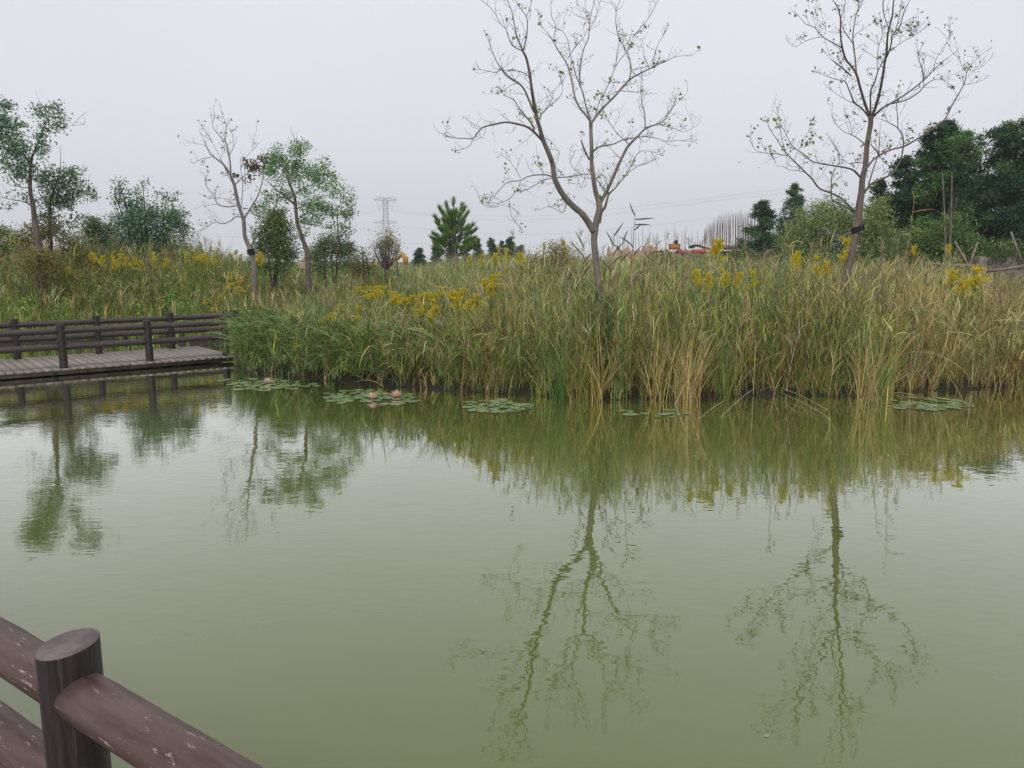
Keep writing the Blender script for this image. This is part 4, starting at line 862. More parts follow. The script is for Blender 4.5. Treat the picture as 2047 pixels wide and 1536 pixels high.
T5 = [[(410, 1500, 40), (405, 1300, 30), (395, 1100, 22), (410, 980, 16), (450, 860, 10), (480, 760, 6), (485, 640, 3)], [(400, 1050, 10), (320, 960, 6), (300, 860, 3)], [(405, 1050, 10), (520, 960, 7), (640, 900, 3)], [(410, 980, 8), (560, 850, 5), (630, 760, 3)], [(450, 860, 5), (420, 740, 3), (380, 690, 2)]]
t5, _ = limb_tree('leafy_tree', 'lower rounder leafy tree just right of the tall left-edge tree', 'tree', 22.5, C1, T5, MT['barkd'], seed=12, twig_n=.5, twig_len=.5, twr=.006)
crown(t5, C1, 22.5, [(350, 820, 80, 70, .7), (430, 870, 120, 90, .75), (590, 790, 75, 55, .85), (560, 880, 110, 90, .6), (480, 980, 150, 90, .7), (640, 920, 90, 70, .6), (740, 970, 60, 40, .5), (400, 1010, 120, 70, .6), (560, 1030, 90, 60, .6), (330, 1110, 90, 70, .5), (600, 1160, 70, 80, .4), (460, 780, 80, 50, .35)], .09, TEAL + [(.12, .115, .075)], TW + [.7])
crown(t5, C1, 22.5, [(430, 1230, 150, 110, .9), (300, 1260, 110, 90, .7)], .085, [(.11, .10, .06), (.08, .085, .045)], [1, 1], name='undergrowth')
# bushes, left middle
def bush(label, conv, Y, blobs, size, cols, wts, base, group='bushes behind the meadow', dens=1, name='bush', stems=5, low=True, **k):
    p = PX(*conv(*base), Y); g = float(ground_h(p[0], Y)); root = empty(name, (p[0], Y, g), label, 'bush', group); tb = Tubes()
    if low:
        xs_ = [b[0] for b in blobs]; x0_ = min(xs_); x1_ = max(xs_); wd_ = (x1_ - x0_) / 2 + 30 * (1 if conv.s > .9 else 3); yb_ = base[1]; yt_ = max(b[1] for b in blobs)
        blobs = blobs + [((x0_ + x1_) / 2 - wd_ * .45, (yt_ + yb_) / 2, wd_ * .55, (yb_ - yt_) * .62, .8), ((x0_ + x1_) / 2 + wd_ * .4, (yt_ + yb_) / 2, wd_ * .6, (yb_ - yt_) * .62, .8)]
    for i in range(stems):
        x, y, rx, ry, _ = blobs[i % len(blobs)]; q = PX(*conv(x, y), Y) + np.array((0, rnd.uniform(-.3, .3), 0)); b0 = np.array((p[0] + rnd.uniform(-.2, .2), Y, g - .05))
        tb.add([b0, (b0 * .55 + q * .45) + np.array((rnd.uniform(-.15, .15), 0, -.1)), q], [.045, .03, .01], 6, sub=3)
    tb.build('trunk', MT['barkd'], root); crown(root, conv, Y, blobs, size, cols, wts, dens, **k); return root
bush('broad teal-green bush with feathery top, right of the left-edge trees', C1, 25, [(960, 890, 55, 55, .5), (940, 950, 70, 60, .5), (1100, 900, 45, 35, .4), (1175, 850, 20, 50, .4), (1130, 960, 110, 40, .35), (1310, 950, 95, 40, .35), (1370, 1000, 50, 50, .4), (1040, 1040, 120, 70, .9), (1250, 1100, 150, 80, 1.0), (1420, 1150, 90, 110, 1.2), (1470, 1240, 55, 70, .9), (1180, 1200, 200, 110, 1.2), (1010, 1180, 130, 90, 1), (1300, 1300, 140, 110, 1), (1080, 1330, 190, 100, 1), (1480, 1340, 40, 30, .5)], .085, TEAL, TW, (1200, 1500), stems=8)
bush('small dark bush between the left-edge trees and the broad teal bush', C1, 26, [(750, 1170, 75, 50, 1.2), (730, 1230, 85, 70, 1.2), (800, 1320, 110, 110, 1.2), (880, 1240, 90, 70, .9), (690, 1330, 80, 90, .9), (900, 1340, 100, 80, 1)], .08, [(.055, .085, .05), (.08, .105, .06)], [2, 1], (780, 1500))
bush('low olive scrub at the far left skyline', C1, 24, [(30, 1250, 90, 50, 1), (100, 1310, 90, 60, 1), (-60, 1260, 90, 80, 1), (10, 1360, 140, 80, 1)], .08, [(.10, .12, .05), (.13, .14, .06)], [2, 1], (20, 1500))
bush('olive and yellow scrub behind the trunk of the left-edge tree', C1, 22, [(220, 1270, 50, 70, .8), (220, 1350, 80, 70, .9), (550, 1330, 90, 80, .9), (640, 1400, 90, 60, .9)], .07, [(.15, .13, .04), (.09, .10, .04), (.11, .09, .05)], [1, 2, 1], (240, 1500))
T6 = [[(945, 1440, 44), (940, 1300, 42), (935, 1220, 38), (905, 1130, 34), (870, 1030, 31), (855, 970, 28), (845, 880, 26), (835, 780, 22), (800, 680, 18), (770, 600, 12), (755, 500, 7), (700, 420, 4)], [(835, 840, 13), (770, 780, 12), (690, 720, 9), (640, 670, 7), (600, 640, 4)], [(835, 760, 10), (900, 705, 8), (1010, 660, 5), (1090, 560, 3)], [(855, 965, 9), (940, 990, 7), (1080, 1010, 4)], [(840, 880, 9), (940, 830, 7), (1100, 760, 5), (1250, 740, 3)], [(790, 660, 8), (830, 540, 6), (860, 420, 4), (850, 330, 2)], [(850, 960, 8), (960, 900, 6), (1150, 880, 4), (1300, 900, 2)], [(1190, 1150, 8), (1180, 1000, 7), (1175, 860, 5)]]
t6, _ = limb_tree('leafy_tree', 'airy round-topped leafy tree with curved trunk, left of the pylon', 'tree', 22.5, C2, T6, MT['barkr'], seed=14, twig_n=.35, twig_len=.5, twr=.006)
crown(t6, C2, 22.5, [(660, 480, 75, 75, .95), (690, 400, 50, 25, .6), (850, 390, 75, 60, .75), (930, 370, 45, 35, .6), (800, 500, 110, 70, .7), (840, 620, 90, 70, .6), (640, 570, 80, 50, .7), (1000, 600, 100, 70, .7), (940, 550, 80, 50, .55), (1080, 520, 35, 55, .7), (1120, 620, 70, 50, .6), (1070, 690, 90, 40, .45), (1180, 740, 80, 55, .5), (1260, 790, 60, 55, .4), (920, 740, 80, 50, .5), (1030, 840, 90, 55, .8), (1110, 900, 90, 60, .6), (1250, 920, 70, 70, .5), (930, 850, 80, 60, .5), (760, 750, 90, 55, .5), (650, 790, 70, 60, .45), (570, 870, 70, 70, .55), (960, 960, 100, 50, .6), (920, 1050, 40, 45, .5), (1190, 1020, 110, 50, .45), (700, 650, 60, 40, .4), (1290, 850, 40, 60, .25)], .078, [(.075, .14, .075), (.11, .185, .09), (.06, .11, .06), (.16, .21, .10)], TW, dens=1.4)
bush('dense dark green rounded bush between the leaning tree and the airy tree', C2, 24, [(700, 900, 70, 50, 1.1), (660, 960, 110, 80, 1.3), (720, 1020, 120, 80, 1.3), (620, 1080, 120, 90, 1.3), (740, 1130, 120, 90, 1.3), (640, 1190, 150, 80, 1.3), (800, 1220, 90, 70, 1.2), (540, 1180, 60, 60, .8)], .075, [(.055, .095, .045), (.08, .12, .05), (.12, .12, .055)], [2, 2, 1], (680, 1400))
bush('low teal bush behind the foot of the airy tree', C2, 27, [(1080, 1130, 90, 60, 1.1), (1130, 1190, 130, 70, 1.2), (1010, 1210, 80, 70, 1.1), (1220, 1190, 90, 70, 1.1), (1180, 1090, 110, 40, .6), (1290, 1180, 50, 50, .8)], .08, [(.05, .095, .06), (.09, .12, .06), (.13, .12, .06)], [2, 2, .8], (1120, 1400))
bush('sparse brownish scrub left of the small round shrub', C2, 24, [(1380, 1200, 50, 55, .3), (1340, 1260, 40, 40, .4), (1410, 1250, 30, 50, .3)], .07, [(.16, .14, .09), (.10, .12, .06)], [1, 1], (1370, 1400), stems=8)
rs = bush('small round olive shrub with fanning stems under the pylon', C2, 24, [(1600, 1130, 55, 45, 1.0), (1560, 1170, 70, 60, .8), (1640, 1200, 50, 60, .8), (1540, 1230, 60, 50, .5), (1500, 1080, 60, 50, .16), (1610, 1060, 60, 40, .14), (1440, 1100, 30, 60, .1)], .065, [(.13, .13, .055), (.09, .10, .05), (.17, .14, .08)], [2, 1, 1], (1560, 1400), stems=3, low=False)
tb = Tubes(); b0 = PX(*C2(1565, 1360), 24)
for i in range(46):
    a = (i / 45 - .5) * 2; q = PX(*C2(1565 + a * 130 + rnd.uniform(-15, 15), 1060 + abs(a) * 90 + rnd.uniform(-40, 60)), 24 + rnd.uniform(-.5, .5)); tb.add([b0, b0 * .5 + q * .5 + np.array((a * .05, 0, -.08)), q], [.012, .009, .004], 4, sub=3)
tb.build('stems', MT['bark'], rs)

# pine
pr = PX(905, 560, 35); pg = float(ground_h(pr[0], 35)); pine = empty('pine_tree', (pr[0], 35, pg), 'bright green young pine with upright shoots, middle of the skyline', 'tree')
tb = Tubes(); tp = PX(907, 402, 35)
rq = random.Random(4); tb.add([(PX(914, 520, 35)[0], 35, pg - .1), PX(911, 500, 35), PX(907, 450, 35), tp], [.09, .08, .05, .02], 8, sub=4)
TF = [(907, 402, 905, 430), (892, 410, 900, 440), (925, 412, 910, 440), (878, 418, 898, 448), (868, 436, 900, 460), (886, 428, 902, 452), (920, 430, 908, 452), (936, 428, 910, 455), (930, 418, 908, 448), (896, 425, 904, 448), (872, 448, 902, 468), (885, 442, 903, 460), (918, 448, 909, 466), (928, 446, 909, 468), (946, 452, 912, 476), (952, 462, 915, 478), (940, 466, 912, 480), (926, 462, 910, 474), (878, 460, 905, 476), (892, 462, 906, 474), (866, 470, 905, 482), (862, 478, 905, 486), (886, 478, 908, 486), (900, 470, 908, 480), (948, 480, 913, 492), (934, 484, 912, 494), (920, 478, 911, 488), (882, 490, 908, 498), (898, 490, 910, 500), (950, 486, 913, 496), (940, 500, 913, 506), (924, 498, 912, 506), (905, 436, 906, 450), (914, 460, 909, 470), (900, 456, 906, 466), (912, 424, 907, 440), (876, 482, 905, 490)]
for _ in range(46):
    f = rq.random(); yy = 425 + f * 75; hw = 8 + 38 * min(1, f * 1.5); xx = 908 + rq.uniform(-hw, hw); TF.append((xx, yy, 908 + (xx - 908) * .25, yy + 16))
r2 = Rib()
for (x, y, bx, by) in TF:
    dy = rnd.uniform(-.7, .7) * (1 if (x, y) != (907, 402) else 0); e = PX(x, y, 35 + dy); b = PX(bx, by, 35); m = b * .45 + e * .55 + np.array((0, 0, -.1))
    tb.add([b, m, e], [.025, .018, .01], 5, sub=3); n = 340; t = rng.uniform(.25, 1.12, n)[:, None]; P = m + (e - m) * t
    dr = (e - m) / np.linalg.norm(e - m); r2.add(P, rng.uniform(0, 6.28, n), rng.uniform(.14, .30, n), rng.uniform(.1, 1.0, n), 0, .010, pal(n, [(.22, .38, .10), (.15, .28, .08), (.29, .45, .14)], [2, 2, 1]), K=2)
tb.build('trunk', MT['bark'], pine); r2.build('needles', MT['leaf'], pine)

# conifers and dark trees
def conifer(label, px, top, Y, wpx, cols, wts, group, size=.16, n=2600, shape=.8, name='evergreen_tree', low=.12, cat='tree'):
    n = int(n * 1.7); cols = [(2.1 * c_[0], 2.15 * c_[1], 1.95 * c_[2]) for c_ in cols]; p = PX(px, top, Y); g = float(ground_h(p[0], Y)); H = p[2] - g; Rr = wpx / F * Y * .5; root = empty(name, (p[0], Y, g), label, cat, group)
    tb = Tubes(); tb.add([(p[0], Y, g - .1), (p[0] + .03 * H * rnd.uniform(-1, 1), Y, g + H * .5), (p[0], Y, g + H * .97)], [.022 * H, .014 * H, .003 * H], 8, sub=3)
    nb = max(26, int(H * 13)); r2 = Rib(); per = n // nb; PP = []; CC = []
    for i in range(nb):
        t = low + (1 - low) * (i + rnd.random()) / nb; az = rnd.uniform(0, 6.28); ln = Rr * (1 - t) ** shape * rnd.uniform(.72, 1.12) * (1.25 if t > .9 else 1) + .04
        ln *= min(1, (t - low + .12) / .25); b = np.array((p[0], Y, g + H * t)); up = rnd.uniform(-.05, .35)
        e = b + np.array((math.cos(az) * ln, math.sin(az) * ln, ln * up)); tb.add([b, (b + e) / 2 + np.array((0, 0, .04 * ln)), e], [.006 * H * (1 - t) + .008, .012, .006], 4, sub=2)
        k = max(6, int(per * (.35 + 1.3 * (1 - t)))); s_ = rng.random((k, 1)) ** .55; sp = .10 * ln + .07
        PP.append(b + (e - b) * s_ + rng.normal(0, 1, (k, 3)) * np.array((sp, sp, sp * .75)) - np.array((0, 0, 1)) * s_ * .08 * ln); CC.append(np.repeat(pal(1, cols, wts, .25), k, 0))
    PP = np.concatenate(PP); CC = np.concatenate(CC) * rng.uniform(.75, 1.25, (len(PP), 1))
    r2.leaves(PP, size * rng.uniform(.5, 1.3, len(PP)), CC, asp=.38, droop=.6)
    tb.build('trunk', MT['barkd'], root); r2.build('crown', MT['leaf'], root); return root
DC = [(.035, .07, .035), (.05, .09, .045), (.075, .12, .05)]; DW = [2, 2, 1]; grp = 'small evergreens along the middle skyline'
for (px, top, Y, w_, lb) in ((838, 498, 60, 30, 'leftmost small round evergreen of the middle skyline row, left of the pine'), (873, 478, 62, 27, 'narrow small evergreen behind the left side of the pine'), (902, 482, 62, 30, 'small evergreen directly behind the pine trunk'),
                             (955, 479, 60, 27, 'narrow dark evergreen just right of the pine'), (930, 492, 64, 24, 'short evergreen between the pine and the narrow dark one'), (983, 477, 62, 30, 'pointed dark evergreen, second to the right of the pine'), (1003, 484, 64, 26, 'short greenish evergreen between the two pointed ones'),
                             (1021, 475, 62, 30, 'pointed dark evergreen, third to the right of the pine'), (1040, 492, 66, 40, 'low pale green evergreen at the right end of the middle skyline row')):
    conifer(lb, px, top, Y, w_ * 1.12, DC if 'pale' not in lb else [(.08, .13, .08)], DW if 'pale' not in lb else [1], grp, size=.2, n=2200, shape=.55)
grp = 'dark trees behind the right bank'
DK = [(.022, .05, .026), (.03, .065, .03), (.05, .09, .035)]
conifer('broad dark evergreen standing right of the bamboo poles', 1526, 404, 50, 108, DC, DW, grp, size=.17, n=11000, shape=.55)
conifer('pointed evergreen behind the broad one right of the bamboo poles', 1590, 368, 56, 105, DC + [(.06, .12, .045)], DW + [1], grp, size=.17, n=9000, shape=.7)
conifer('slim dark evergreen right of the right bare tree', 1812, 316, 40, 108, DK, DW, grp, size=.16, n=18000, shape=.45)
conifer('tallest pointed dark tree with light green flank, right background', 1884, 246, 38, 150, DK + [(.055, .10, .035)], DW + [1.2], grp, size=.16, n=30000, shape=.42)
conifer('broad mid-green tree behind the tallest pointed one', 1934, 266, 41, 150, [(.04, .085, .035), (.06, .11, .04), (.09, .14, .05)], DW, grp, size=.16, n=26000, shape=.38)
conifer('massive near-black tree at the right edge', 2036, 250, 38, 165, DK, DW, grp, size=.16, n=34000, shape=.3)
conifer('dark tree just outside the right edge', 2120, 265, 40, 170, DK, DW, grp, size=.17, n=9000, shape=.3)
conifer('shorter dark evergreen behind the trunk of the right bare tree', 1762, 360, 44, 85, DK, DW, grp, size=.18, n=7000, shape=.5)
LT = [(.10, .15, .055), (.13, .17, .075), (.08, .115, .05), (.15, .16, .08)]
bush('pale green willowy bush left of the right bare tree', conv3(0, 0, 1), 34, [(1650, 420, 38, 22, .9), (1620, 450, 42, 32, 1.1), (1665, 450, 42, 34, 1.1), (1600, 485, 48, 30, 1.1), (1650, 490, 52, 30, 1.1), (1690, 440, 26, 28, 1)], .13, LT, [2, 2, 1, 1], (1640, 540), asp=.42, droop=1.4, dens=1.5)
bush('pale green willowy bush right of the right bare tree trunk', conv3(0, 0, 1), 33, [(1745, 430, 32, 34, .9), (1735, 470, 44, 36, 1.1), (1775, 480, 34, 30, 1.0), (1750, 505, 44, 24, 1)], .13, LT, [1, 2, 1, 2], (1750, 540), asp=.42, droop=1.4, dens=1.5)
bush('mid green scrub below the tallest dark tree', conv3(0, 0, 1), 31, [(1850, 480, 40, 34, 1.0), (1900, 470, 44, 44, 1.1), (1940, 490, 40, 30, 1), (1820, 500, 40, 22, 1), (2000, 500, 50, 22, 1), (1890, 510, 50, 22, 1)], .12, [(.05, .085, .035), (.08, .12, .045)], [1, 1], (1880, 550))
bush('brown shrubby weeds on the skyline left of the middle bare tree', conv3(0, 0, 1), 19, [(1085, 525, 40, 20, .8), (1120, 505, 36, 18, .7), (1060, 540, 40, 20, .8), (1130, 530, 30, 24, .8), (1110, 495, 20, 12, .5)], .055, [(.15, .115, .06), (.11, .10, .05), (.17, .16, .06)], [2, 2, 1], (1095, 580))
bush('dark green weeds in front of the rubble wall', conv3(0, 0, 1), 30, [(1322, 520, 26, 18, 1), (1300, 530, 30, 16, 1), (1350, 530, 24, 14, 1)], .09, [(.06, .08, .035), (.09, .10, .05)], [1, 1], (1325, 560))
bush('dark hedge patch under the right end of the bamboo poles', conv3(0, 0, 1), 42, [(1485, 508, 26, 14, 1.1), (1510, 515, 30, 14, 1.1), (1465, 515, 20, 12, .8)], .13, [(.05, .07, .035), (.10, .09, .05)], [1, 1], (1490, 550))
bush('brown and olive brush round the foot of the left-edge tree', C1, 20.5, [(300, 1440, 90, 70, .7), (400, 1480, 110, 80, .8), (210, 1500, 80, 70, .8), (330, 1560, 130, 90, .8)], .06, [(.13, .10, .045), (.10, .10, .04), (.15, .13, .06)], [2, 2, 1], (320, 1680), stems=6, low=False)
# two slender bare saplings at right
for (x0, y0, x1, y1, lb) in ((1890, 500, 1884, 345, 'left of two slender pale saplings before the dark trees'), (1899, 495, 1903, 345, 'right of two slender pale saplings before the dark trees')):
    limb_tree('sapling', lb, 'sapling', 28, conv3(0, 0, 1), [[(x0, y0 + 20, 3.6), (x0, y0, 3.4), ((x0 + x1) / 2 + 1, (y0 + y1) / 2, 2.6), (x1, y1, 1.5)], [((x0 + x1) / 2, (y0 + y1) / 2 + 30, 1.5), (x0 + 14, y1 + 50, .8)]], MT['bark'], 'slender pale saplings', seed=21 + x0, twig_n=.25, twig_len=.5, twr=.006)

# ------------------------------------------------------------------ far things: pylon, wires, machine, hut, building site
YP = 540.0
def pyl(px, py): return PX(px, py, YP)
top = pyl(770, 397); pb = np.array((top[0], YP, .6)); pyr = empty('pylon', pb, 'faint grey lattice electricity pylon between the airy tree and the pine', 'pylon')
def lat(name, segs, r):
    tb = Tubes()
    for a, b in segs: tb.add([a, b], r, 4, cap=False)
    return tb.build(name, MT['steel'], pyr)
H = top[2] - .6; segs = []
def ring(z, hw): return [pb + np.array((sx * hw, sy * hw, z)) for sx, sy in ((-1, -1), (1, -1), (1, 1), (-1, 1))]
lv = [(0, 4.2), (H * .2, 3.3), (H * .4, 2.4), (H * .55, 1.9), (H * .65, 1.7), (H * .75, 1.6), (H * .85, 1.5), (H * .93, 1.4), (H, 1.2)]
for (z0, w0), (z1, w1) in zip(lv[:-1], lv[1:]):
    A = ring(z0, w0); B = ring(z1, w1)
    for i in range(4): j = (i + 1) % 4; segs += [(A[i], B[i]), (A[i], B[j]), (A[j], B[i]), (B[i], B[j])]
lat('mast', segs, .085)
arms = []
for zf, hw, hh in ((.975, 8.0, 1.6), (.63, 8.4, 1.4), (.30, 8.0, 1.4)):
    z = H * zf
    sg = []
    for sx in (-1, 1):
        tip = pb + np.array((sx * hw, 0, z)); arms.append(tip)
        for sy in (-1, 1):
            sg += [(pb + np.array((sx * 1.4, sy * 1.3, z + hh)), tip), (pb + np.array((sx * 1.4, sy * 1.3, z - .4)), tip)]
        for q in (.3, .6): sg.append((pb + np.array((sx * (1.4 + (hw - 1.4) * q), 0, z - .3 * (1 - q))), pb + np.array((sx * (1.4 + (hw - 1.4) * q), 0, z + hh * (1 - q)))))
    lat('cross_arm', sg, .12)
sg = [(pb + np.array((-8 + 0, 0, H * .975)), pb + np.array((-5.0, 0, H * 1.03))), (pb + np.array((-5, 0, H * 1.03)), pb + np.array((0, 0, H))), (pb + np.array((8, 0, H * .975)), pb + np.array((5, 0, H * 1.03))), (pb + np.array((5, 0, H * 1.03)), pb + np.array((0, 0, H)))]
lat('peak', sg, .12)
sg = []
for sx in (-1, 1):
    for zf in (.975, .63): t_ = pb + np.array((sx * 6.5, 0, H * zf)); sg += [(t_, pb + np.array((sx * 4.2, 0, H * zf - 7))), (pb + np.array((sx * 2, 0, H * zf)), pb + np.array((sx * 4.2, 0, H * zf - 7)))]
lat('insulator', sg, .12)
wires = [[(784, 422, 540), (860, 428, 420), (960, 432, 330), (1100, 431, 260), (1300, 410, 205), (1447, 393, 180), (1600, 374, 160)],
         [(784, 424, 540), (880, 433, 420), (1000, 440, 330), (1150, 436, 260), (1330, 414, 205), (1447, 400, 180), (1610, 383, 160)],
         [(786, 453, 540), (860, 459, 420), (960, 466, 330), (1100, 468, 260), (1280, 453, 205), (1420, 437, 180), (1560, 424, 160)],
         [(784, 484, 540), (860, 489, 420), (980, 494, 330), (1120, 494, 260)],
         [(755, 421, 540), (735, 426, 620), (700, 433, 700), (600, 445, 800)], [(752, 452, 540), (725, 458, 620), (690, 464, 700), (580, 472, 800), (480, 473, 880), (380, 472, 960)]]
WL = ['topmost faint power line sagging from the pylon to the right', 'second faint power line just under the topmost one', 'third power line passing behind the middle bare tree', 'lowest power line between the pylon and the pine', 'upper power line running left from the pylon', 'lower power line running left from the pylon behind the trees']
for wr, lb in zip(wires, WL):
    tb = Tubes(); tb.add([PX(*p_) for p_ in wr], [.00011 * p_[2] for p_ in wr], 4, sub=6, cap=False); tag(tb.build('power_line', MT['steel']), lb, 'power line', 'power lines strung from the pylon')

# yellow excavator far behind the grass
ex = PX(795, 530, 100); exr = empty('excavator', (ex[0], 100, .6), 'yellow excavator arm showing over the grass under the pylon', 'excavator')
tb = Tubes(); q = lambda a, b: PX(a, b, 100)
tb.add([q(777, 532), q(783, 522), q(794, 519)], [.28, .3, .22], 6); tb.build('boom', MT['yellow'], exr)
tb = Tubes(); tb.add([q(794, 519), q(802, 510), q(806, 507)], [.22, .24, .2], 6); tb.build('stick', MT['yellow'], exr)
tb = Tubes(); tb.add([q(805, 508), q(811, 518), q(811, 530)], [.3, .42, .25], 6); tb.build('bucket', MT['yellow'], exr)
c = q(772, 540); V, Q = box_mesh([((c[0] - 1.6, 98.8, .95), (c[0] + 1.0, 101.2, 1.75))]); link('body', raw_mesh('body', V, Q), MT['yellow'], exr)
V, Q = box_mesh([((c[0] - 1.9, 98.6, .55), (c[0] + 1.4, 99.2, .93)), ((c[0] - 1.9, 100.8, .55), (c[0] + 1.4, 101.4, .93))]); link('tracks', raw_mesh('tracks', V, Q), MT['dark'], exr)
# thatched hut
hp = PX(622, 503, 46); ht = empty('thatched_hut', (hp[0], 46, .6), 'pointed thatched hut roof just right of the airy tree trunk', 'hut')
n = 18; V = [hp]; Q = []
for zz, rr in ((hp[2] - .45, .55), (hp[2] - 1.0, 1.05)):
    for k in range(n): a = k / n * 6.283; V.append(np.array((hp[0] + rr * math.cos(a), 46 + rr * math.sin(a), zz + .03 * math.sin(k * 5))))
T = [(0, 1 + k, 1 + (k + 1) % n) for k in range(n)]; Q = [(1 + k, 1 + n + k, 1 + n + (k + 1) % n, 1 + (k + 1) % n) for k in range(n)]
link('roof', raw_mesh('roof', V, Q, T), MT['thatch'], ht); tb = Tubes(); tb.add([(hp[0], 46, .5), (hp[0], 46, hp[2] - .9)], .75, 16); tb.build('wall', MT['timber'], ht)
# building site: rubble wall, crate, red sheets, bamboo poles
YS = 80.0
def sp(px, py, Y=YS): return PX(px, py, Y)
def lump(name, label, cat, px0, px1, pyt, pyb, Y, mat, dep=1.2, rag=.25, group=None, n=14):
    V = []; Q = []; a = sp(px0, pyt, Y); b = sp(px1, pyt, Y); zt = a[2]; zb = min(sp(px0, pyb, Y)[2], zt - .3)
    xs = np.linspace(a[0], b[0], n + 1); hs = zt + rng.uniform(-rag, rag * .3, n + 1)
    for i, x in enumerate(xs): V += [(x, Y, zb), (x, Y, hs[i]), (x, Y + dep, hs[i] - rnd.uniform(0, rag * .3)), (x, Y + dep, zb)]
    for i in range(n):
        o = i * 4
        for k in range(4): Q.append((o + k, o + 4 + k, o + 4 + (k + 1) % 4, o + (k + 1) % 4))
    Q += [(0, 1, 2, 3), (n * 4 + 3, n * 4 + 2, n * 4 + 1, n * 4)]
    c = ((a[0] + b[0]) / 2, Y, zb); me = raw_mesh(name, np.array(V) - np.array(c), Q); o = link(name, me, mat, loc=c); return tag(o, label, cat, group)
lump('brick_wall', 'ragged orange brick wall under the bamboo poles, left part of the building site', 'wall', 1218, 1322, 494, 545, 80, MT['brick'], rag=.6, n=22)
lump('brick_wall', 'pinkish broken brick wall right of the orange crate', 'wall', 1322, 1440, 500, 545, 81.5, MT['debris'], rag=.5, n=26)
lump('concrete_slab', 'brownish slab edge under the dense bamboo poles', 'wall', 1440, 1500, 490, 499, 82.5, MT['debris'], rag=.12, dep=3, n=12)
lump('concrete_wall', 'pale rubble wall left of the broad dark evergreen', 'wall', 1445, 1502, 500, 545, 83.5, MT['concrete'], rag=.2, n=12)
lump('red_sheet', 'red sheet metal panel leaning at the middle of the building site', 'sheet metal', 1384, 1412, 497, 508, 79, MT['redcloth'], dep=.15, rag=.12, n=6)
lump('red_sheet', 'faded pink-red sheet left of the brighter red panel', 'sheet metal', 1350, 1376, 499, 508, 79.2, MT['redcloth'], dep=.15, rag=.2, n=6)
# orange crate
a = sp(1341, 488, 78); b = sp(1360, 499, 78); cr = empty('orange_crate', ((a[0] + b[0]) / 2, 78.3, b[2]), 'square orange container standing on the brick wall', 'container')
V, Q = box_mesh([((a[0], 78, b[2]), (b[0], 78.9, a[2] - .06))]); link('box', raw_mesh('box', V, Q), MT['orange'], cr)
V, Q = box_mesh([((a[0] - .04, 77.96, a[2] - .058), (b[0] + .04, 78.94, a[2]))]); link('lid', raw_mesh('lid', V, Q), MT['orange'], cr)
tb = Tubes(); k = sp(1352, 488, 78.4); tb.add([k + np.array((-.1, 0, 0)), k + np.array((-.02, 0, .2)), k + np.array((0, 0, .36)), k + np.array((.02, 0, .42))], [.24, .2, .13, .05], 8, sub=3); tag(tb.build('dark_sack', MT['dark']), 'small dark bundle on top of the orange container', 'sack')
# dark canvas over rubble
a = sp(1400, 491, 79.5); V = []; 
for i in range(7):
    x = a[0] + (i - 3) * .32; z = a[2] - abs(i - 2) * .10
    V += [(x, 79.3, z - .12), (x, 79.3, z + .1), (x, 80.6, z + .16), (x, 80.6, z)]
Q = [(i * 4 + k, i * 4 + 4 + k, i * 4 + 4 + (k + 1) % 4, i * 4 + (k + 1) % 4) for i in range(6) for k in range(4)] + [(0, 1, 2, 3), (27, 26, 25, 24)]
tag(link('roof_scrap', raw_mesh('roof_scrap', V, Q), MT['dark']), 'dark tilted roof scrap above the red sheet metal', 'scrap')
# poles
pole_me = None; i = 0
pxs = list(np.linspace(1222, 1405, 34) + rng.uniform(-2.5, 2.5, 34)) + list(np.linspace(1408, 1507, 40) + rng.uniform(-.9, .9, 40))
for x in pxs:
    if x < 1405: pt = rnd.uniform(456, 484); pbm = 500; r = .024
    else: pt = np.interp(x, [1408, 1430, 1460, 1510], [462, 444, 433, 436]) + rnd.uniform(-4, 6); pbm = 492; r = .042
    Yp = rnd.uniform(81, 84); a = sp(x, pt, Yp); b = sp(x + rnd.uniform(-1, 1), pbm + 6, Yp)
    if pole_me is None:
        tb = Tubes(); tb.add([(0, 0, 0), (.1, 0, .5), (0, 0, 1)], 1.0, 5, sub=2); pole = tb.build('bamboo_pole', MT['bamboo'], loc=(0, 0, 0)); pole_me = pole
    else: pole = pole_me.copy(); col.objects.link(pole)
    d = a - b; pole.location = b; pole.scale = (r, r, float(np.linalg.norm(d))); pole.rotation_euler = (0, math.atan2(d[0], d[2]), 0)
    tag(pole, 'thin upright pole in the sparse row above the orange brick wall' if x < 1405 else 'upright bamboo pole in the dense row beside the broad dark evergreen', 'pole', 'sparse poles above the brick wall' if x < 1405 else 'dense row of bamboo poles')

# right: low concrete wall, beam, props
a = PX(1957, 512, 30); b = PX(2140, 516, 30)
lump('concrete_wall', 'stained low concrete wall topped with creepers at the right edge', 'wall', 1957, 2140, 513, 580, 30, MT['concrete'], dep=.5, rag=.06, n=20)
tb = Tubes(); tb.add([PX(1850, 527, 24), PX(1905, 531, 24), PX(1962, 532, 24)], .045, 8); bm_ = tb.build('wooden_beam', MT['timber']); tag(bm_, 'long grey horizontal beam left of the concrete wall', 'beam')
tb = Tubes(); tb.add([PX(1972, 543, 18), PX(2015, 538, 18), PX(2060, 529, 18)], .03, 8); tag(tb.build('wooden_pole', MT['timber']), 'slanting pale pole in front of the concrete wall', 'pole')
for (x0, y0, x1, y1, lb) in ((1908, 482, 1942, 520, 'prop leaning right, left of the pair under the tallest dark tree'), (1954, 485, 1936, 515, 'prop leaning left, right of the pair under the tallest dark tree'), (2021, 464, 2042, 500, 'wooden prop leaning under the massive tree at the right edge')):
    A = PX(x0, y0, 29); B = PX(x1, y1 + 22, 29 - .4); tb = Tubes(); tb.add([A, B], .04, 7); tag(tb.build('tree_prop', MT['timber']), lb, 'prop', 'wooden tree props')
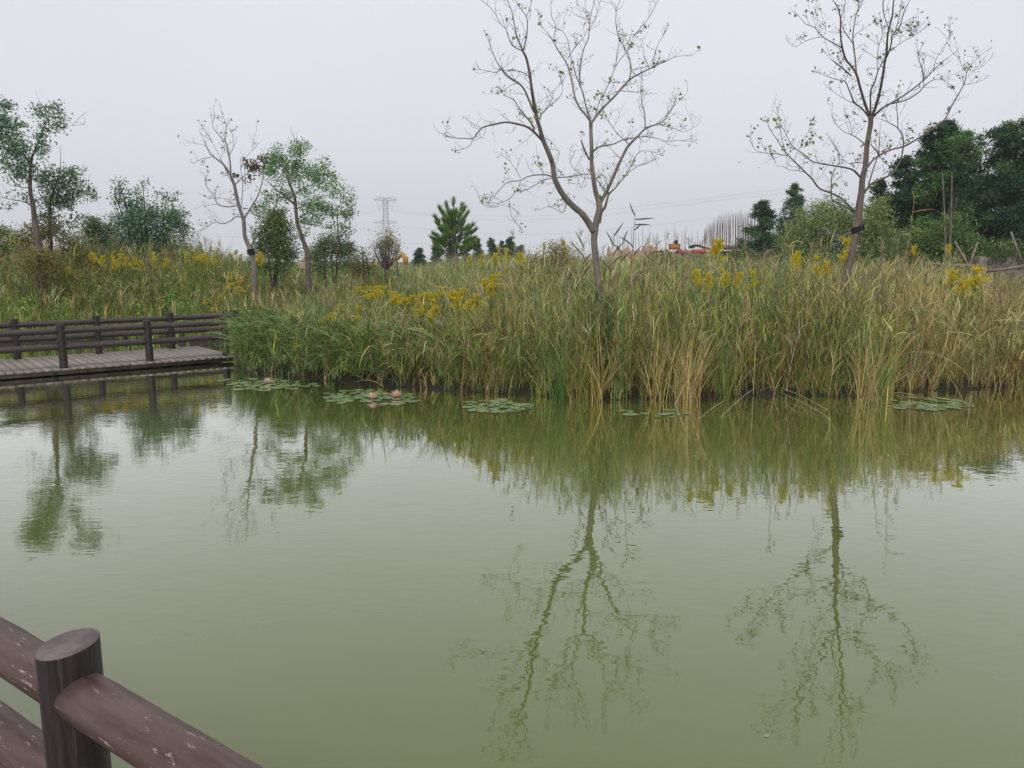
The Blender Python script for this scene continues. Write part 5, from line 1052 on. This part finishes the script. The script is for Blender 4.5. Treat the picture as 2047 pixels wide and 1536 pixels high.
r2 = Rib(); P = np.stack([rng.uniform(a[0] + .3, a[0] + 3.4, 1400), rng.normal(30.1, .2, 1400), a[2] + np.abs(rng.normal(0, .09, 1400)) - rng.random(1400) ** 3 * .5], 1); P[:, 1] = np.where(P[:, 2] < a[2], 29.9, P[:, 1])
r2.leaves(P, rng.uniform(.05, .1, 1400), pal(1400, [(.07, .12, .04), (.10, .14, .05)], [1, 1])); tag(r2.build('creeper', MT['leaf']), 'green creeper sprawling over the concrete wall at the right edge', 'plant')

# ------------------------------------------------------------------ water lilies
def pad_mesh(i):
    n = 22; r = rng.uniform(.92, 1.08, n); V = [(0, 0, .004)]; gap = .22
    for k in range(n):
        a = gap + (2 * math.pi - 2 * gap) * k / (n - 1); V.append((math.cos(a) * r[k], math.sin(a) * r[k], .02 + .05 * rnd.random() ** 3 * (1 if rnd.random() < .4 else 0)))
    T = [(0, k, k + 1) for k in range(1, n)]
    cb = np.array([(.23, .34, .16), (.28, .38, .22), (.17, .26, .10), (.33, .37, .15), (.25, .35, .20)][i % 5]); C = np.tile(cb, (n + 1, 1)) * rng.uniform(.85, 1.15, (n + 1, 1)); C[0] *= .9
    return raw_mesh('lily_pad', V, None, T, C, None, True)
pads = [pad_mesh(i) for i in range(10)]
for p_ in pads: p_.materials.append(MT['pad'])
PT = [(532, 770, 104, 13, 62, 'lily pad in the leftmost patch, around the single pink flower'), (742, 796, 100, 15.5, 78, 'lily pad in the second patch, around the two pink flowers'), (998, 813, 70, 15, 52, 'lily pad in the third patch, left of the cattail clumps'),
      (1300, 829, 75, 10, 13, 'lily pad in the sparse scatter below the golden cattail clump'), (1852, 808, 92, 13, 50, 'lily pad in the rightmost patch, beside the straw cattails')]
padn = 0
for (cx, cy, rx, ry, cnt, lb) in PT:
    pl = []; tries = 0
    while len(pl) < cnt and tries < 6000:
        tries += 1; a = rnd.uniform(0, 6.283); r = math.sqrt(rnd.random()); x = cx + rx * r * math.cos(a); y = cy + ry * r * math.sin(a) + (x - cx) * .02
        p_ = PXZ(x, y, 0); R_ = rnd.uniform(.035, .09)
        if float(vnoise(p_[0], p_[1], 2.6, cx)) < -.35 or (r > .75 and rnd.random() < .45): continue
        if any((p_[0] - o[0]) ** 2 + (p_[1] - o[1]) ** 2 < (.66 * (R_ + o[2])) ** 2 for o in pl): continue
        pl.append((p_[0], p_[1], R_))
    for j, (x, y, r) in enumerate(pl):
        o = bpy.data.objects.new('lily_pad', pads[padn % 10]); col.objects.link(o); padn += 1
        o.location = (x, y, .004 + .0016 * (j % 6)); o.scale = (r, r, r); o.rotation_euler = (rnd.uniform(-.02, .02), rnd.uniform(-.02, .02), rnd.uniform(0, 6.28))
        tag(o, lb, 'lily pad', lb.replace('lily pad', 'lily pads'))
def lily(px, py, sc, label, opened):
    p_ = PXZ(px, py, 0); root = empty('water_lily', (p_[0], p_[1], .01), label, 'water lily', 'pink water lilies')
    for (cnt, L, th, wd, c, zb) in ((10, .105, 1.2 * opened, .026, (.90, .46, .42), .012), (10, .098, .85 * opened, .026, (.93, .55, .50), .018), (9, .086, .5 * opened, .024, (.95, .66, .58), .022), (6, .066, .25 * opened, .018, (.92, .74, .62), .024)):
        r2 = Rib(); az = np.arange(cnt) / cnt * 6.283 + rnd.random() + rng.normal(0, .06, cnt)
        b = np.stack([.008 * np.cos(az), .008 * np.sin(az), np.full(cnt, zb)], 1) * sc
        r2.add(b, az, L * sc * rng.uniform(.92, 1.08, cnt), th, -.25, wd * sc, pal(cnt, [c], [1], .05), K=5, prof=np.array([.35, .8, 1, .8, .42, .03]), roll=np.zeros(cnt)); o = r2.build('petals', MT['petal'], root, smooth=True, loc=(0, 0, 0))
    tb = Tubes(); tb.add([(0, 0, .02 * sc), (0, 0, .035 * sc)], .012 * sc, 10, colr=(.75, .45, .05)); tb.build('stamens', MT['petal'], root, loc=(0, 0, 0))
lily(535, 768, .95, 'single pink water lily in the leftmost pad patch', 1.05)
lily(744, 800, 1.0, 'left of two pink water lilies in the second patch, more tightly cupped', .9)
lily(792, 796, 1.1, 'right of two pink water lilies in the second patch, widest open', 1.1)
# floating leaf scraps
for (x, y, lb) in ((1532, 1472, 'tiny pale scrap floating on open water, bottom right'), (1388, 912, 'tiny pale scrap floating on the dark green reflection'), (712, 762, 'small dry leaf floating between the two left lily patches')):
    p_ = PXZ(x, y, .003); me = raw_mesh('floating_leaf', [(-.014, 0, .002), (0, -.007, .0), (.016, 0, .006), (0, .008, .003)], [(0, 1, 2, 3)], None, np.tile((.4, .38, .28), (4, 1))); o = link('floating_leaf', me, MT['leaf'], loc=p_); tag(o, lb, 'leaf')
# bird
def bird(px, py, Y, s_, label):
    c = PX(px, py, Y); root = empty('bird', c, label, 'bird', 'small birds in flight'); tb = Tubes()
    tb.add(np.array([(-.5, 0, .02), (-.25, 0, .03), (0, 0, 0), (.25, 0, .04), (.38, 0, .07), (.46, 0, .06)]) * s_, np.array([.02, .07, .11, .08, .06, .01]) * s_, 8, sub=2); tb.build('body', MT['bird'], root, loc=(0, 0, 0))
    for sy in (-1, 1):
        V = np.array([(.18, sy * .06, .05), (-.12, sy * .06, .04), (-.1, sy * .55, .18), (.12, sy * .5, .2), (-.12, sy * 1.0, .10), (-.2, sy * .9, .08)]) * s_
        link('wing', raw_mesh('wing', V, [(0, 1, 2, 3)], [(3, 2, 5), (3, 5, 4)]), MT['bird'], root, loc=(0, 0, 0))
    root.rotation_euler = (0, 0, .3)
bird(1477, 325, 45, .16, 'small dark bird flying left of the right bare tree')
bird(707, 381, 60, .18, 'small dark bird beside the crown of the airy leafy tree')

# ------------------------------------------------------------------ haze
V, Q = box_mesh([((-1000, -405, -2.2), (1000, 1010, 75))])
hz = link('haze', raw_mesh('haze', V, Q), None); m = bpy.data.materials.new('haze'); m.use_nodes = True; m.node_tree.nodes.remove(m.node_tree.nodes['Principled BSDF'])
pv = m.node_tree.nodes.new('ShaderNodeVolumePrincipled'); pv.inputs['Color'].default_value = (.95, .97, 1, 1); pv.inputs['Density'].default_value = .0006; pv.inputs['Anisotropy'].default_value = .2
m.node_tree.links.new(pv.outputs[0], m.node_tree.nodes['Material Output'].inputs['Volume']); hz.data.materials.append(m); tag(hz, 'pale thin haze in the air over the meadow', 'haze', kind='stuff')
